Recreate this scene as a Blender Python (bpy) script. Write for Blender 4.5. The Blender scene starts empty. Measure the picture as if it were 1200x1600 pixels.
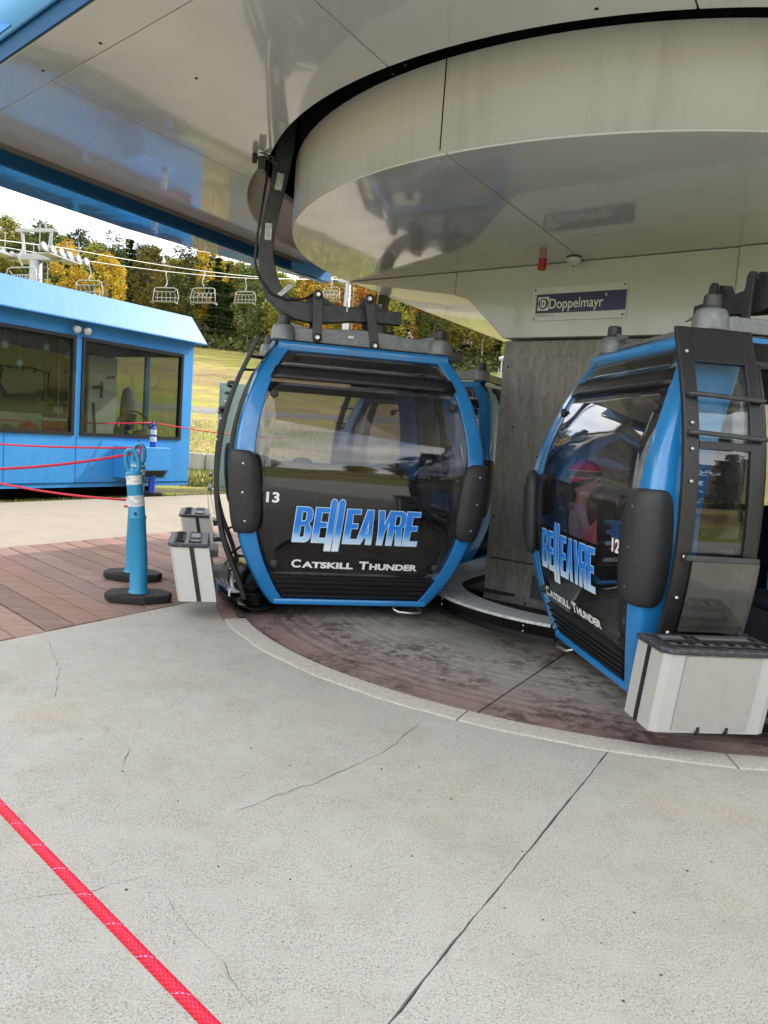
import bpy, bmesh, math, random
from mathutils import Vector, Matrix
random.seed(7)
R = math.radians
scn = bpy.context.scene
col = scn.collection

# ------------------------------------------------------------------ camera, world, sun, exposure
cam_d = bpy.data.cameras.new('camera'); cam = bpy.data.objects.new('camera', cam_d); col.objects.link(cam)
PIT, ROL, HC = 0.0981, 0.0719, 1.35
_fw = Vector((0, math.cos(PIT), -math.sin(PIT))); _r0 = Vector((1, 0, 0)); _u0 = _r0.cross(_fw)
_r = math.cos(ROL)*_r0 + math.sin(ROL)*_u0; _u = -math.sin(ROL)*_r0 + math.cos(ROL)*_u0
cam.matrix_world = Matrix(((_r.x, _u.x, -_fw.x, 0), (_r.y, _u.y, -_fw.y, 0), (_r.z, _u.z, -_fw.z, HC), (0, 0, 0, 1)))
cam_d.sensor_fit = 'HORIZONTAL'; cam_d.sensor_width = 36; cam_d.lens = 1183.45/1200*36
cam_d.clip_start = 0.05; cam_d.clip_end = 3000
scn.camera = cam

SUN = Vector((0.575, 0.545, 0.61)).normalized()
world = bpy.data.worlds.new('World'); scn.world = world; world.use_nodes = True
wn = world.node_tree.nodes; wl = world.node_tree.links; wn.clear()
sky = wn.new('ShaderNodeTexSky'); sky.sky_type = 'NISHITA'; sky.sun_disc = False
sky.sun_elevation = math.asin(SUN.z); sky.sun_rotation = math.atan2(SUN.x, SUN.y)
sky.air_density = 1.0; sky.dust_density = 1.2
tc = wn.new('ShaderNodeTexCoord'); mp = wn.new('ShaderNodeMapping'); mp.inputs['Scale'].default_value = (1, 1, 3.5)
nz = wn.new('ShaderNodeTexNoise'); nz.inputs['Scale'].default_value = 2.3; nz.inputs['Detail'].default_value = 7; nz.inputs['Roughness'].default_value = .55
rp = wn.new('ShaderNodeValToRGB'); rp.color_ramp.elements[0].position = .30; rp.color_ramp.elements[1].position = .60
mx = wn.new('ShaderNodeMix'); mx.data_type = 'RGBA'
bgn = wn.new('ShaderNodeBackground'); bgn.inputs['Strength'].default_value = 0.15
out = wn.new('ShaderNodeOutputWorld')
wl.new(tc.outputs['Generated'], mp.inputs['Vector']); wl.new(mp.outputs[0], nz.inputs['Vector']); wl.new(nz.outputs['Fac'], rp.inputs[0])
wl.new(rp.outputs[0], mx.inputs['Factor']); wl.new(sky.outputs[0], mx.inputs['A']); mx.inputs['B'].default_value = (8.3, 8.1, 7.7, 1)
wl.new(mx.outputs['Result'], bgn.inputs['Color']); wl.new(bgn.outputs[0], out.inputs[0])
sd = bpy.data.lights.new('sun', 'SUN'); sun = bpy.data.objects.new('sun', sd); col.objects.link(sun)
sd.energy = 2.0; sd.angle = R(0.5); sd.color = (1, .94, .85)
sun.rotation_euler = SUN.to_track_quat('Z', 'Y').to_euler(); sun.location = (20, 5, 20)
scn.view_settings.view_transform = 'Standard'; scn.view_settings.look = 'None'
scn.view_settings.gamma = 1; scn.view_settings.use_curve_mapping = False
scn.view_settings.exposure = 1.6
scn.cycles.max_bounces = 10; scn.cycles.transparent_max_bounces = 24; scn.cycles.caustics_reflective = False; scn.cycles.caustics_refractive = False

# ------------------------------------------------------------------ helpers
def tag(o, label=None, cat=None, group=None, kind=None):
    if label: o['label'] = label
    if cat: o['category'] = cat
    if group: o['group'] = group
    if kind: o['kind'] = kind
    return o
def empty(name, loc=(0, 0, 0), rz=0, parent=None):
    o = bpy.data.objects.new(name, None); o.location = loc; o.rotation_euler = (0, 0, rz); o.empty_display_size = .1
    col.objects.link(o); o.parent = parent; return o
def link(name, me, parent=None, mat=None, smooth=False, bevel=0, solid=0, seg=2):
    o = bpy.data.objects.new(name, me); col.objects.link(o)
    if parent: o.parent = parent
    if mat:
        me.materials.clear(); me.materials.append(mat)
    if smooth:
        for p in me.polygons: p.use_smooth = True
    if solid:
        m = o.modifiers.new('s', 'SOLIDIFY'); m.thickness = solid; m.offset = 0
    if bevel:
        m = o.modifiers.new('b', 'BEVEL'); m.width = bevel; m.segments = seg; m.limit_method = 'ANGLE'; m.angle_limit = R(35)
        for p in me.polygons: p.use_smooth = True
        m2 = o.modifiers.new('w', 'WEIGHTED_NORMAL'); m2.keep_sharp = True
    return o
class MB:
    def __init__(s): s.v = []; s.f = []; s.mi = []; s.cur = 0
    def add(s, vs, fs):
        n = len(s.v); s.v += [tuple(v) for v in vs]; s.f += [tuple(i+n for i in f) for f in fs]; s.mi += [s.cur]*len(fs)
    def box(s, c, d, m=None):
        hx, hy, hz = d[0]/2, d[1]/2, d[2]/2
        vs = [Vector((x*hx, y*hy, z*hz)) for z in (-1, 1) for y in (-1, 1) for x in (-1, 1)]
        if m is not None: vs = [m @ v for v in vs]
        s.add([v+Vector(c) for v in vs], [(0, 2, 3, 1), (4, 5, 7, 6), (0, 1, 5, 4), (2, 6, 7, 3), (0, 4, 6, 2), (1, 3, 7, 5)])
        return s
    def tube(s, pts, r, n=10, cap=True, closed=False):
        pts = [Vector(p) for p in pts]; L = len(pts); rr = r if isinstance(r, (list, tuple)) else [r]*L
        up = None; rings = []
        for i, p in enumerate(pts):
            a = pts[i-1] if (i > 0 or closed) else p; b = pts[(i+1) % L] if (i < L-1 or closed) else p
            t = (b-a); t = t.normalized() if t.length > 1e-9 else Vector((0, 0, 1))
            if up is None: up = t.orthogonal().normalized()
            up = (up - t*up.dot(t)); up = up.normalized() if up.length > 1e-6 else t.orthogonal().normalized()
            w = t.cross(up)
            rings.append([p + (up*math.cos(2*math.pi*k/n) + w*math.sin(2*math.pi*k/n))*rr[i] for k in range(n)])
        vs = [v for ring in rings for v in ring]; fs = []
        for i in range(L if closed else L-1):
            j = (i+1) % L
            for k in range(n): fs.append((i*n+k, i*n+(k+1) % n, j*n+(k+1) % n, j*n+k))
        if cap and not closed: fs += [tuple(reversed(range(n))), tuple(range((L-1)*n, L*n))]
        s.add(vs, fs); return s
    def lathe(s, prof, n=24, c=(0, 0, 0), m=None):
        vs = []; fs = []; c = Vector(c)
        for (r, z) in prof:
            for k in range(n):
                v = Vector((r*math.cos(2*math.pi*k/n), r*math.sin(2*math.pi*k/n), z))
                vs.append((m @ v if m is not None else v)+c)
        for i in range(len(prof)-1):
            for k in range(n): fs.append((i*n+k, i*n+(k+1) % n, (i+1)*n+(k+1) % n, (i+1)*n+k))
        if prof[0][0] > 1e-4: fs.append(tuple(reversed(range(n))))
        if prof[-1][0] > 1e-4: fs.append(tuple(range((len(prof)-1)*n, len(prof)*n)))
        s.add(vs, fs); return s
    def prism(s, poly, fn0, fn1):
        """poly: 2-D points; fn0/fn1 map (a,b) -> 3-D for the two ends"""
        n = len(poly); vs = [fn0(*p) for p in poly]+[fn1(*p) for p in poly]
        fs = [tuple(reversed(range(n))), tuple(range(n, 2*n))]+[(i, (i+1) % n, n+(i+1) % n, n+i) for i in range(n)]
        s.add(vs, fs); return s
    def grid(s, rows, close=False):
        n = len(rows[0]); vs = [v for r in rows for v in r]; fs = []
        for i in range(len(rows)-1):
            for k in range(n if close else n-1): fs.append((i*n+k, i*n+(k+1) % n, (i+1)*n+(k+1) % n, (i+1)*n+k))
        s.add(vs, fs); return s
    def mesh(s, name='m', recalc=True):
        me = bpy.data.meshes.new(name); me.from_pydata(s.v, [], s.f); me.update()
        if any(s.mi):
            for p, i in zip(me.polygons, s.mi): p.material_index = i
        if recalc:
            bm = bmesh.new(); bm.from_mesh(me); bmesh.ops.recalc_face_normals(bm, faces=bm.faces); bm.to_mesh(me); bm.free()
        return me
    def build(s, name, mat, parent=None, **k):
        recalc = k.pop('recalc', True)
        return link(name, s.mesh(name, recalc), parent, mat, **k)
def kids(o): return [c for c in bpy.data.objects if c.parent == o]
def copy_tree(o, parent=None):
    m = {}
    for c in list(bpy.data.objects):
        if c.parent: m.setdefault(c.parent.name, []).append(c)
    def rec(o, parent):
        c = o.copy(); col.objects.link(c); c.parent = parent
        for ch in m.get(o.name, []): rec(ch, c)
        return c
    return rec(o, parent)
def interp(tab, x):
    if x <= tab[0][0]: return tab[0][1]
    for (a, b), (c, d) in zip(tab, tab[1:]):
        if x <= c: return b+(d-b)*(x-a)/(c-a)
    return tab[-1][1]
def smooth_tab(tab, n=80):
    # Catmull-Rom resample of a table
    out = []
    for i in range(len(tab)-1):
        p0 = tab[max(i-1, 0)]; p1 = tab[i]; p2 = tab[i+1]; p3 = tab[min(i+2, len(tab)-1)]
        m1 = (p2[1]-p0[1])/(p2[0]-p0[0]); m2 = (p3[1]-p1[1])/(p3[0]-p1[0]); h = p2[0]-p1[0]
        for k in range(8):
            t = k/8; x = p1[0]+h*t
            out.append((x, (2*t**3-3*t**2+1)*p1[1]+(t**3-2*t**2+t)*h*m1+(-2*t**3+3*t**2)*p2[1]+(t**3-t**2)*h*m2))
    out.append(tab[-1]); return out

# ------------------------------------------------------------------ materials
def mat(name, base=(.5, .5, .5), rough=.5, metal=0, spec=.5, coat=0, bump=None, var=None, extra=None):
    """bump=(scale,strength,dist[,stretch]); var=(scale, amount, colour2)"""
    m = bpy.data.materials.new(name); m.use_nodes = True; nt = m.node_tree; b = nt.nodes['Principled BSDF']
    b.inputs['Base Color'].default_value = (*base, 1); b.inputs['Roughness'].default_value = rough
    b.inputs['Metallic'].default_value = metal; b.inputs['Specular IOR Level'].default_value = spec
    b.inputs['Coat Weight'].default_value = coat; b.inputs['Coat Roughness'].default_value = .04
    t = nt.nodes.new('ShaderNodeTexCoord')
    def noise(sc, det=5, st=(1, 1, 1), rgh=.55):
        mpp = nt.nodes.new('ShaderNodeMapping'); mpp.inputs['Scale'].default_value = st
        n = nt.nodes.new('ShaderNodeTexNoise'); n.inputs['Scale'].default_value = sc; n.inputs['Detail'].default_value = det; n.inputs['Roughness'].default_value = rgh
        nt.links.new(t.outputs['Object'], mpp.inputs[0]); nt.links.new(mpp.outputs[0], n.inputs['Vector']); return n.outputs['Fac']
    def ramp(src, a, b_, c0=(0, 0, 0), c1=(1, 1, 1)):
        r = nt.nodes.new('ShaderNodeValToRGB'); r.color_ramp.elements[0].position = a; r.color_ramp.elements[1].position = b_
        r.color_ramp.elements[0].color = (*c0, 1); r.color_ramp.elements[1].color = (*c1, 1); nt.links.new(src, r.inputs[0]); return r.outputs[0]
    def mixc(fac, A, B, mode='MIX'):
        x = nt.nodes.new('ShaderNodeMix'); x.data_type = 'RGBA'; x.blend_type = mode
        for s_, v in (('Factor', fac), ('A', A), ('B', B)):
            if hasattr(v, 'is_linked') or hasattr(v, 'links'): nt.links.new(v, x.inputs[s_])
            elif isinstance(v, (int, float)): x.inputs[s_].default_value = v
            else: x.inputs[s_].default_value = (*v, 1)
        return x.outputs['Result']
    c = None
    if var:
        st = var[3] if len(var) > 3 else (1, 1, 1)
        f = ramp(noise(var[0], 6, st), .35, .7); mm = nt.nodes.new('ShaderNodeMath'); mm.operation = 'MULTIPLY'; mm.inputs[1].default_value = var[1]
        nt.links.new(f, mm.inputs[0]); c = mixc(mm.outputs[0], base, var[2]); nt.links.new(c, b.inputs['Base Color'])
    if bump:
        st = bump[3] if len(bump) > 3 else (1, 1, 1)
        bp = nt.nodes.new('ShaderNodeBump'); bp.inputs['Strength'].default_value = bump[1]; bp.inputs['Distance'].default_value = bump[2]
        nt.links.new(noise(bump[0], 4, st), bp.inputs['Height']); nt.links.new(bp.outputs[0], b.inputs['Normal'])
        nt.links.new(bp.outputs[0], b.inputs['Coat Normal'])
    if extra: extra(nt, b, t, noise, ramp, mixc, c)
    return m
def glass(name, tint, refl_tint=(1, 1, 1), rough=0.0, dirt=.04):
    m = bpy.data.materials.new(name); m.use_nodes = True; nt = m.node_tree; nt.nodes.clear(); N = nt.nodes.new; L = nt.links.new
    o = N('ShaderNodeOutputMaterial'); tr = N('ShaderNodeBsdfTransparent'); tr.inputs[0].default_value = (*tint, 1)
    gl = N('ShaderNodeBsdfGlossy'); gl.inputs['Roughness'].default_value = rough; gl.inputs['Color'].default_value = (*refl_tint, 1)
    geo = N('ShaderNodeNewGeometry'); mr = N('ShaderNodeMapRange'); mr.inputs['To Min'].default_value = 1.55; mr.inputs['To Max'].default_value = 1/1.55
    fr = N('ShaderNodeFresnel'); L(geo.outputs['Backfacing'], mr.inputs['Value']); L(mr.outputs[0], fr.inputs['IOR'])
    m1 = N('ShaderNodeMixShader'); L(fr.outputs[0], m1.inputs[0]); L(tr.outputs[0], m1.inputs[1]); L(gl.outputs[0], m1.inputs[2])
    df = N('ShaderNodeBsdfDiffuse'); df.inputs[0].default_value = (.5, .5, .48, 1)
    t = N('ShaderNodeTexCoord'); n = N('ShaderNodeTexNoise'); n.inputs['Scale'].default_value = 6; n.inputs['Detail'].default_value = 8
    L(t.outputs['Object'], n.inputs['Vector']); mu = N('ShaderNodeMath'); mu.operation = 'MULTIPLY'; mu.inputs[1].default_value = dirt; L(n.outputs['Fac'], mu.inputs[0])
    bp = N('ShaderNodeBump'); n2 = N('ShaderNodeTexNoise'); n2.inputs['Scale'].default_value = 1.6; n2.inputs['Detail'].default_value = 1
    L(t.outputs['Object'], n2.inputs['Vector']); L(n2.outputs['Fac'], bp.inputs['Height']); bp.inputs['Strength'].default_value = .12; bp.inputs['Distance'].default_value = .05
    L(bp.outputs[0], gl.inputs['Normal'])
    m2 = N('ShaderNodeMixShader'); L(mu.outputs[0], m2.inputs[0]); L(m1.outputs[0], m2.inputs[1]); L(df.outputs[0], m2.inputs[2]); L(m2.outputs[0], o.inputs[0])
    return m

def ex_concrete():
    def f(nt, b, t, noise, ramp, mixc, c):
        N = nt.nodes.new; L = nt.links.new
        c1 = mixc(ramp(noise(.8, 5), .35, .75), (.355, .345, .31), (.405, .395, .36))
        c2 = mixc(ramp(noise(.5, 2), .56, .8), c1, (.385, .345, .28))
        c3 = mixc(ramp(noise(150, 3, (1, 1, 1), .8), .30, .70), mixc(1, c2, (.66, .66, .65), 'MULTIPLY'), mixc(1, c2, (1.18, 1.18, 1.18), 'MULTIPLY'))
        def dots(scale, a, b_, ga, gb, gs):
            v = N('ShaderNodeTexVoronoi'); v.inputs['Scale'].default_value = scale; v.inputs['Randomness'].default_value = 1; L(t.outputs['Object'], v.inputs['Vector'])
            inv = N('ShaderNodeMath'); inv.operation = 'SUBTRACT'; inv.inputs[0].default_value = 1; L(ramp(noise(gs, 3), ga, gb), inv.inputs[1])
            pm = N('ShaderNodeMath'); pm.operation = 'MAXIMUM'; L(ramp(v.outputs['Distance'], a, b_), pm.inputs[0]); L(inv.outputs[0], pm.inputs[1]); return pm.outputs[0]
        d1 = dots(150, .18, .32, .40, .52, 7); d2 = dots(48, .08, .14, .5, .55, 5); d3 = dots(17, .035, .055, .3, .5, 3)
        c4 = mixc(d1, mixc(1, c3, (.66, .64, .61), 'MULTIPLY'), c3); c5 = mixc(d2, (.16, .15, .13), c4); c6 = mixc(d3, (.07, .065, .055), c5)
        c7 = mixc(ramp(noise(2.3, 9, (1, 1, 1), .72), .50, .72), c6, mixc(1, c6, (.84, .83, .80), 'MULTIPLY')); c8 = mixc(ramp(noise(1.1, 3), .60, .72), c7, mixc(1, c7, (1.02, .95, .86), 'MULTIPLY'))
        c9 = mixc(ramp(noise(1.0, 7, (9, 1.2, 1), .7), .62, .72), c8, mixc(1, c8, (.90, .90, .90), 'MULTIPLY'))
        L(c9, b.inputs['Base Color'])
        st = N('ShaderNodeMapping'); st.inputs['Rotation'].default_value = (0, 0, R(-20)); st.inputs['Scale'].default_value = (3, 130, 1)
        nn = N('ShaderNodeTexNoise'); nn.inputs['Scale'].default_value = 1; nn.inputs['Detail'].default_value = 3
        L(t.outputs['Object'], st.inputs[0]); L(st.outputs[0], nn.inputs['Vector'])
        ad = N('ShaderNodeMath'); ad.operation = 'MULTIPLY_ADD'; ad.inputs[1].default_value = .6; L(nn.outputs['Fac'], ad.inputs[0]); L(d1, ad.inputs[2])
        bp = N('ShaderNodeBump'); bp.inputs['Strength'].default_value = .6; bp.inputs['Distance'].default_value = .004
        L(ad.outputs[0], bp.inputs['Height']); L(bp.outputs[0], b.inputs['Normal'])
    return f
M = {}
M['slab'] = mat('slab_concrete', rough=.85, spec=.3, extra=ex_concrete())
M['curb'] = mat('curb_concrete', (.43, .415, .365), .85, spec=.3, bump=(90, .7, .005), var=(55, .8, (.30, .285, .25)))
M['walk'] = mat('walk_concrete', (.27, .235, .185), .88, spec=.3, bump=(40, .4, .004), var=(2.5, .7, (.22, .195, .155)))
def ex_pit(nt, b, t, noise, ramp, mixc, c):
    ln = nt.nodes.new('ShaderNodeVectorMath'); ln.operation = 'LENGTH'
    mpp = nt.nodes.new('ShaderNodeMapping'); mpp.inputs['Scale'].default_value = (1, 1, 0); nt.links.new(t.outputs['Object'], mpp.inputs[0]); nt.links.new(mpp.outputs[0], ln.inputs[0])
    wob = nt.nodes.new('ShaderNodeMath'); wob.operation = 'MULTIPLY_ADD'; wob.inputs[1].default_value = .55; nt.links.new(noise(3.5, 8, (1, 1, 1), .68), wob.inputs[0]); nt.links.new(ln.outputs['Value'], wob.inputs[2])
    r = nt.nodes.new('ShaderNodeMapRange'); r.inputs['From Min'].default_value = 1.4; r.inputs['From Max'].default_value = 3.3; nt.links.new(wob.outputs[0], r.inputs['Value'])
    cr = nt.nodes.new('ShaderNodeValToRGB'); e = cr.color_ramp.elements; nt.links.new(r.outputs[0], cr.inputs[0])
    e[0].position = 0; e[0].color = (.055, .047, .042, 1); e[1].position = 1; e[1].color = (.22, .145, .125, 1)
    for p, cc in ((.25, (.20, .185, .16)), (.45, (.36, .34, .30)), (.62, (.34, .315, .28)), (.82, (.27, .215, .19))):
        x = e.new(p); x.color = (*cc, 1)
    g = mixc(ramp(noise(13, 9, (1, 1, 1), .75), .44, .56), (.38, .34, .31), (1, 1, 1))
    gate = mixc(ramp(noise(2.2, 4), .42, .60), g, (1, 1, 1)); c2 = mixc(1, cr.outputs[0], gate, 'MULTIPLY')
    # tyre scuffs following the turn
    mo = nt.nodes.new('ShaderNodeMath'); mo.operation = 'MULTIPLY'; mo.inputs[1].default_value = 21; nt.links.new(ln.outputs['Value'], mo.inputs[0])
    cmb = nt.nodes.new('ShaderNodeCombineXYZ'); nt.links.new(mo.outputs[0], cmb.inputs[0]); n5 = nt.nodes.new('ShaderNodeTexNoise'); n5.inputs['Scale'].default_value = 1; n5.inputs['Detail'].default_value = 2; nt.links.new(cmb.outputs[0], n5.inputs['Vector'])
    c3 = mixc(ramp(n5.outputs['Fac'], .36, .55), mixc(1, c2, (.74, .72, .70), 'MULTIPLY'), c2)
    nt.links.new(c3, b.inputs['Base Color'])
M['pit'] = mat('pit_floor_paint', rough=.6, spec=.4, bump=(25, .35, .004), extra=ex_pit)
def ex_wood(nt, b, t, noise, ramp, mixc, c):
    info = nt.nodes.new('ShaderNodeObjectInfo')
    cr = nt.nodes.new('ShaderNodeValToRGB'); e = cr.color_ramp.elements; nt.links.new(info.outputs['Random'], cr.inputs[0])
    e[0].color = (.20, .12, .095, 1); e[1].color = (.28, .175, .14, 1)
    for p, cc in ((.3, (.26, .15, .115)), (.55, (.225, .145, .12)), (.8, (.31, .195, .155))): x = e.new(p); x.color = (*cc, 1)
    mpp = nt.nodes.new('ShaderNodeMapping'); mpp.inputs['Rotation'].default_value = (0, 0, R(45)); mpp.inputs['Scale'].default_value = (2, 28, 2)
    geo = nt.nodes.new('ShaderNodeNewGeometry'); nt.links.new(geo.outputs['Position'], mpp.inputs[0])
    n = nt.nodes.new('ShaderNodeTexNoise'); n.inputs['Scale'].default_value = 1.4; n.inputs['Detail'].default_value = 8; nt.links.new(mpp.outputs[0], n.inputs['Vector'])
    n2 = nt.nodes.new('ShaderNodeTexNoise'); n2.inputs['Scale'].default_value = 2.4; n2.inputs['Detail'].default_value = 9; n2.inputs['Roughness'].default_value = .7; mp3 = nt.nodes.new('ShaderNodeMapping'); mp3.inputs['Rotation'].default_value = (0, 0, R(45)); mp3.inputs['Scale'].default_value = (.8, 4.5, 1); nt.links.new(geo.outputs['Position'], mp3.inputs[0]); nt.links.new(mp3.outputs[0], n2.inputs['Vector'])
    c1 = mixc(ramp(n.outputs['Fac'], .35, .65), mixc(1, cr.outputs[0], (.62, .6, .62), 'MULTIPLY'), cr.outputs[0])
    c2 = mixc(ramp(n2.outputs['Fac'], .54, .76), c1, (.30, .22, .19)); nt.links.new(c2, b.inputs['Base Color'])
    bp = nt.nodes.new('ShaderNodeBump'); bp.inputs['Strength'].default_value = .4; bp.inputs['Distance'].default_value = .003
    nt.links.new(n.outputs['Fac'], bp.inputs['Height']); nt.links.new(bp.outputs[0], b.inputs['Normal'])
M['wood'] = mat('deck_wood', rough=.7, spec=.35, extra=ex_wood)
M['crack'] = mat('crack_dark', (.05, .045, .04), .95, spec=.1)
M['steel_edge'] = mat('edge_steel', (.16, .15, .14), .45, .7, bump=(30, .2, .003))
def ex_soffit(nt, b, t, noise, ramp, mixc, c):
    n = nt.nodes.new('ShaderNodeTexNoise'); n.inputs['Scale'].default_value = .9; n.inputs['Detail'].default_value = 1.5; nt.links.new(t.outputs['Object'], n.inputs['Vector'])
    bp = nt.nodes.new('ShaderNodeBump'); bp.inputs['Strength'].default_value = .25; bp.inputs['Distance'].default_value = .014
    nt.links.new(n.outputs['Fac'], bp.inputs['Height']); nt.links.new(bp.outputs[0], b.inputs['Normal']); nt.links.new(bp.outputs[0], b.inputs['Coat Normal'])
    s = mixc(ramp(noise(1.3, 6), .45, .75), (.53, .54, .54), (.45, .46, .46))
    v = nt.nodes.new('ShaderNodeTexVoronoi'); v.inputs['Scale'].default_value = 26; nt.links.new(t.outputs['Object'], v.inputs['Vector'])
    gate = ramp(noise(1.7, 2), .5, .62); mm = nt.nodes.new('ShaderNodeMath'); mm.operation = 'MAXIMUM'
    inv = nt.nodes.new('ShaderNodeMath'); inv.operation = 'SUBTRACT'; inv.inputs[0].default_value = 1; nt.links.new(gate, inv.inputs[1])
    nt.links.new(ramp(v.outputs['Distance'], .03, .06), mm.inputs[0]); nt.links.new(inv.outputs[0], mm.inputs[1])
    nt.links.new(mixc(mm.outputs[0], (.2, .19, .17), s), b.inputs['Base Color'])
    nt.links.new(ramp(noise(5, 8), .3, .9, (.09, .09, .09), (.28, .28, .28)), b.inputs['Roughness'])
M['soffit'] = mat('cladding_grey_gloss', rough=.12, spec=.6, coat=.75, extra=ex_soffit)
M['cladding'] = mat('cladding_light', (.56, .60, .60), .3, spec=.5, coat=.25, bump=(1.2, .2, .01), var=(1.8, .5, (.52, .52, .48)))
def ex_drum(nt, b, t, noise, ramp, mixc, c):
    s = mixc(ramp(noise(9, 7, (1, 1, .12)), .52, .8), (.47, .475, .475), (.38, .38, .37))
    n = ramp(noise(16, 8, (1, 1, .35), .75), .70, .74); nt.links.new(mixc(n, s, (.7, .7, .7)), b.inputs['Base Color'])
M['drum'] = mat('drum_side_paint', rough=.34, spec=.45, coat=.15, extra=ex_drum)
M['seam'] = mat('seam_dark', (.03, .03, .03), .8)
M['void'] = mat('machinery_black', (.006, .006, .006), .9, spec=.1)
M['lip_gray'] = mat('lip_grey', (.19, .19, .18), .4, spec=.4)
M['band'] = mat('band_dark_blue', (.004, .07, .19), .6, spec=.2)
M['fascia'] = mat('fascia_light_blue', (.13, .40, .80), .5, spec=.3, coat=0, bump=(1.1, .2, .02))
M['flange'] = mat('flange_gloss_blue', (.02, .17, .40), .12, spec=.5, coat=1, bump=(1.1, .2, .02))
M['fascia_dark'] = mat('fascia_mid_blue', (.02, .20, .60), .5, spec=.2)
def ex_column(nt, b, t, noise, ramp, mixc, c):
    g = mixc(ramp(noise(5, 9, (3.5, 3.5, .55), .75), .32, .68), (.26, .252, .235), (.45, .44, .415))
    g = mixc(ramp(noise(26, 8, (1, 1, .6), .8), .38, .62), mixc(1, g, (.72, .71, .69), 'MULTIPLY'), g); g2 = mixc(ramp(noise(1.6, 4), .3, .7), mixc(1, g, (.78, .76, .72), 'MULTIPLY'), g)
    v = nt.nodes.new('ShaderNodeTexVoronoi'); v.inputs['Scale'].default_value = 6.5; nt.links.new(t.outputs['Object'], v.inputs['Vector'])
    nt.links.new(mixc(ramp(v.outputs['Distance'], .05, .08), (.015, .014, .012), g2), b.inputs['Base Color'])
M['column'] = mat('column_concrete', rough=.85, spec=.25, bump=(30, .5, .006, (3, 3, .5)), extra=ex_column)
def ex_galv(nt, b, t, noise, ramp, mixc, c):
    v = nt.nodes.new('ShaderNodeTexVoronoi'); v.inputs['Scale'].default_value = 55; nt.links.new(t.outputs['Object'], v.inputs['Vector'])
    bw = nt.nodes.new('ShaderNodeRGBToBW'); nt.links.new(v.outputs['Color'], bw.inputs[0])
    nt.links.new(mixc(bw.outputs[0], (.34, .37, .39), (.60, .64, .66)), b.inputs['Base Color'])
M['galv'] = mat('galvanised_bright', rough=.42, metal=.2, extra=ex_galv)
M['galv_dk'] = mat('galvanised_grey', (.17, .185, .195), .5, .35, var=(26, .8, (.27, .29, .30)), bump=(45, .3, .003))
M['iron'] = mat('bracket_iron', (.040, .043, .048), .45, .3, var=(18, .6, (.08, .085, .09)), bump=(30, .2, .003))
M['bolt'] = mat('bolt_steel', (.55, .55, .55), .3, .9)
def ex_blue(nt, b, t, noise, ramp, mixc, c):
    nt.links.new(mixc(ramp(noise(3, 8, (1, 1, .6), .7), .48, .75), (.012, .20, .52), (.02, .15, .38)), b.inputs['Base Color'])
M['blue'] = mat('cabin_blue', (.012, .20, .52), .28, spec=.5, coat=.6, extra=ex_blue)
M['blackgloss'] = mat('black_gloss_panel', (.004, .004, .005), .12, spec=.2, coat=0, var=(4, .4, (.02, .02, .022)))
M['black'] = mat('black_matt_metal', (.012, .012, .014), .4, spec=.45)
M['black_r'] = mat('black_rough', (.02, .02, .022), .7, spec=.3)
M['rubber'] = mat('bumper_rubber', (.022, .023, .026), .55, spec=.4, bump=(70, .35, .002), var=(20, .4, (.035, .035, .038)))
M['interior'] = mat('cabin_interior_grey', (.07, .075, .085), .6, spec=.3)
M['seat'] = mat('seat_fabric', (.025, .03, .045), .8, spec=.2)
M['glass_dk'] = glass('tinted_cabin_glass', (.71, .70, .72), dirt=.012)
M['glass_cl'] = glass('clear_glass', (.86, .9, .88), dirt=.02)
M['glass_hut'] = glass('hut_window_glass', (.66, .69, .67), dirt=.003)
M['glass_sm'] = glass('smoky_rack_panel', (.78, .77, .72), rough=.03, dirt=.09)
def ex_logo(nt, b, t, noise, ramp, mixc, c):
    sp = nt.nodes.new('ShaderNodeSeparateXYZ'); nt.links.new(t.outputs['Object'], sp.inputs[0])
    r = nt.nodes.new('ShaderNodeMapRange'); r.inputs['From Min'].default_value = .50; r.inputs['From Max'].default_value = .82; nt.links.new(sp.outputs['Z'], r.inputs['Value'])
    cr = nt.nodes.new('ShaderNodeValToRGB'); e = cr.color_ramp.elements; nt.links.new(r.outputs[0], cr.inputs[0])
    e[0].position = .08; e[0].color = (.80, .84, .9, 1); e[1].position = .9; e[1].color = (.02, .20, .72, 1)
    for p, cc in ((.30, (.42, .62, .9)), (.45, (.04, .28, .82)), (.6, (.012, .19, .72))): x = e.new(p); x.color = (*cc, 1)
    nt.links.new(cr.outputs[0], b.inputs['Base Color'])
M['logo'] = mat('logo_gradient_print', rough=.3, extra=ex_logo)
M['logo_line'] = mat('logo_outline_print', (.55, .72, .88), .3)
M['white_print'] = mat('white_print', (.78, .78, .78), .35)
M['navy'] = mat('sign_navy', (.018, .022, .11), .3)
M['sign_white'] = mat('sign_white', (.68, .68, .72), .35, var=(3, .4, (.58, .58, .6)))
M['red_lamp'] = mat('red_lamp_plastic', (.42, .012, .02), .25, spec=.5)
M['white_pl'] = mat('white_plastic', (.62, .62, .6), .4)
def ex_alu(nt, b, t, noise, ramp, mixc, c):
    nt.links.new(mixc(ramp(noise(14, 9, (1, 1, 1), .8), .5, .8), (.43, .42, .40), (.34, .325, .295)), b.inputs['Base Color'])
M['alu'] = mat('ski_box_aluminium', (.5, .49, .47), .42, .35, extra=ex_alu)
M['alu_lt'] = mat('ski_box_edge_aluminium', (.53, .53, .52), .4, .35)
def ex_tray(nt, b, t, noise, ramp, mixc, c):
    nt.links.new(mixc(ramp(noise(34, 9, (1, 1, 1), .8), .5, .66), (.025, .027, .032), (.12, .125, .135)), b.inputs['Base Color'])
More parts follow.
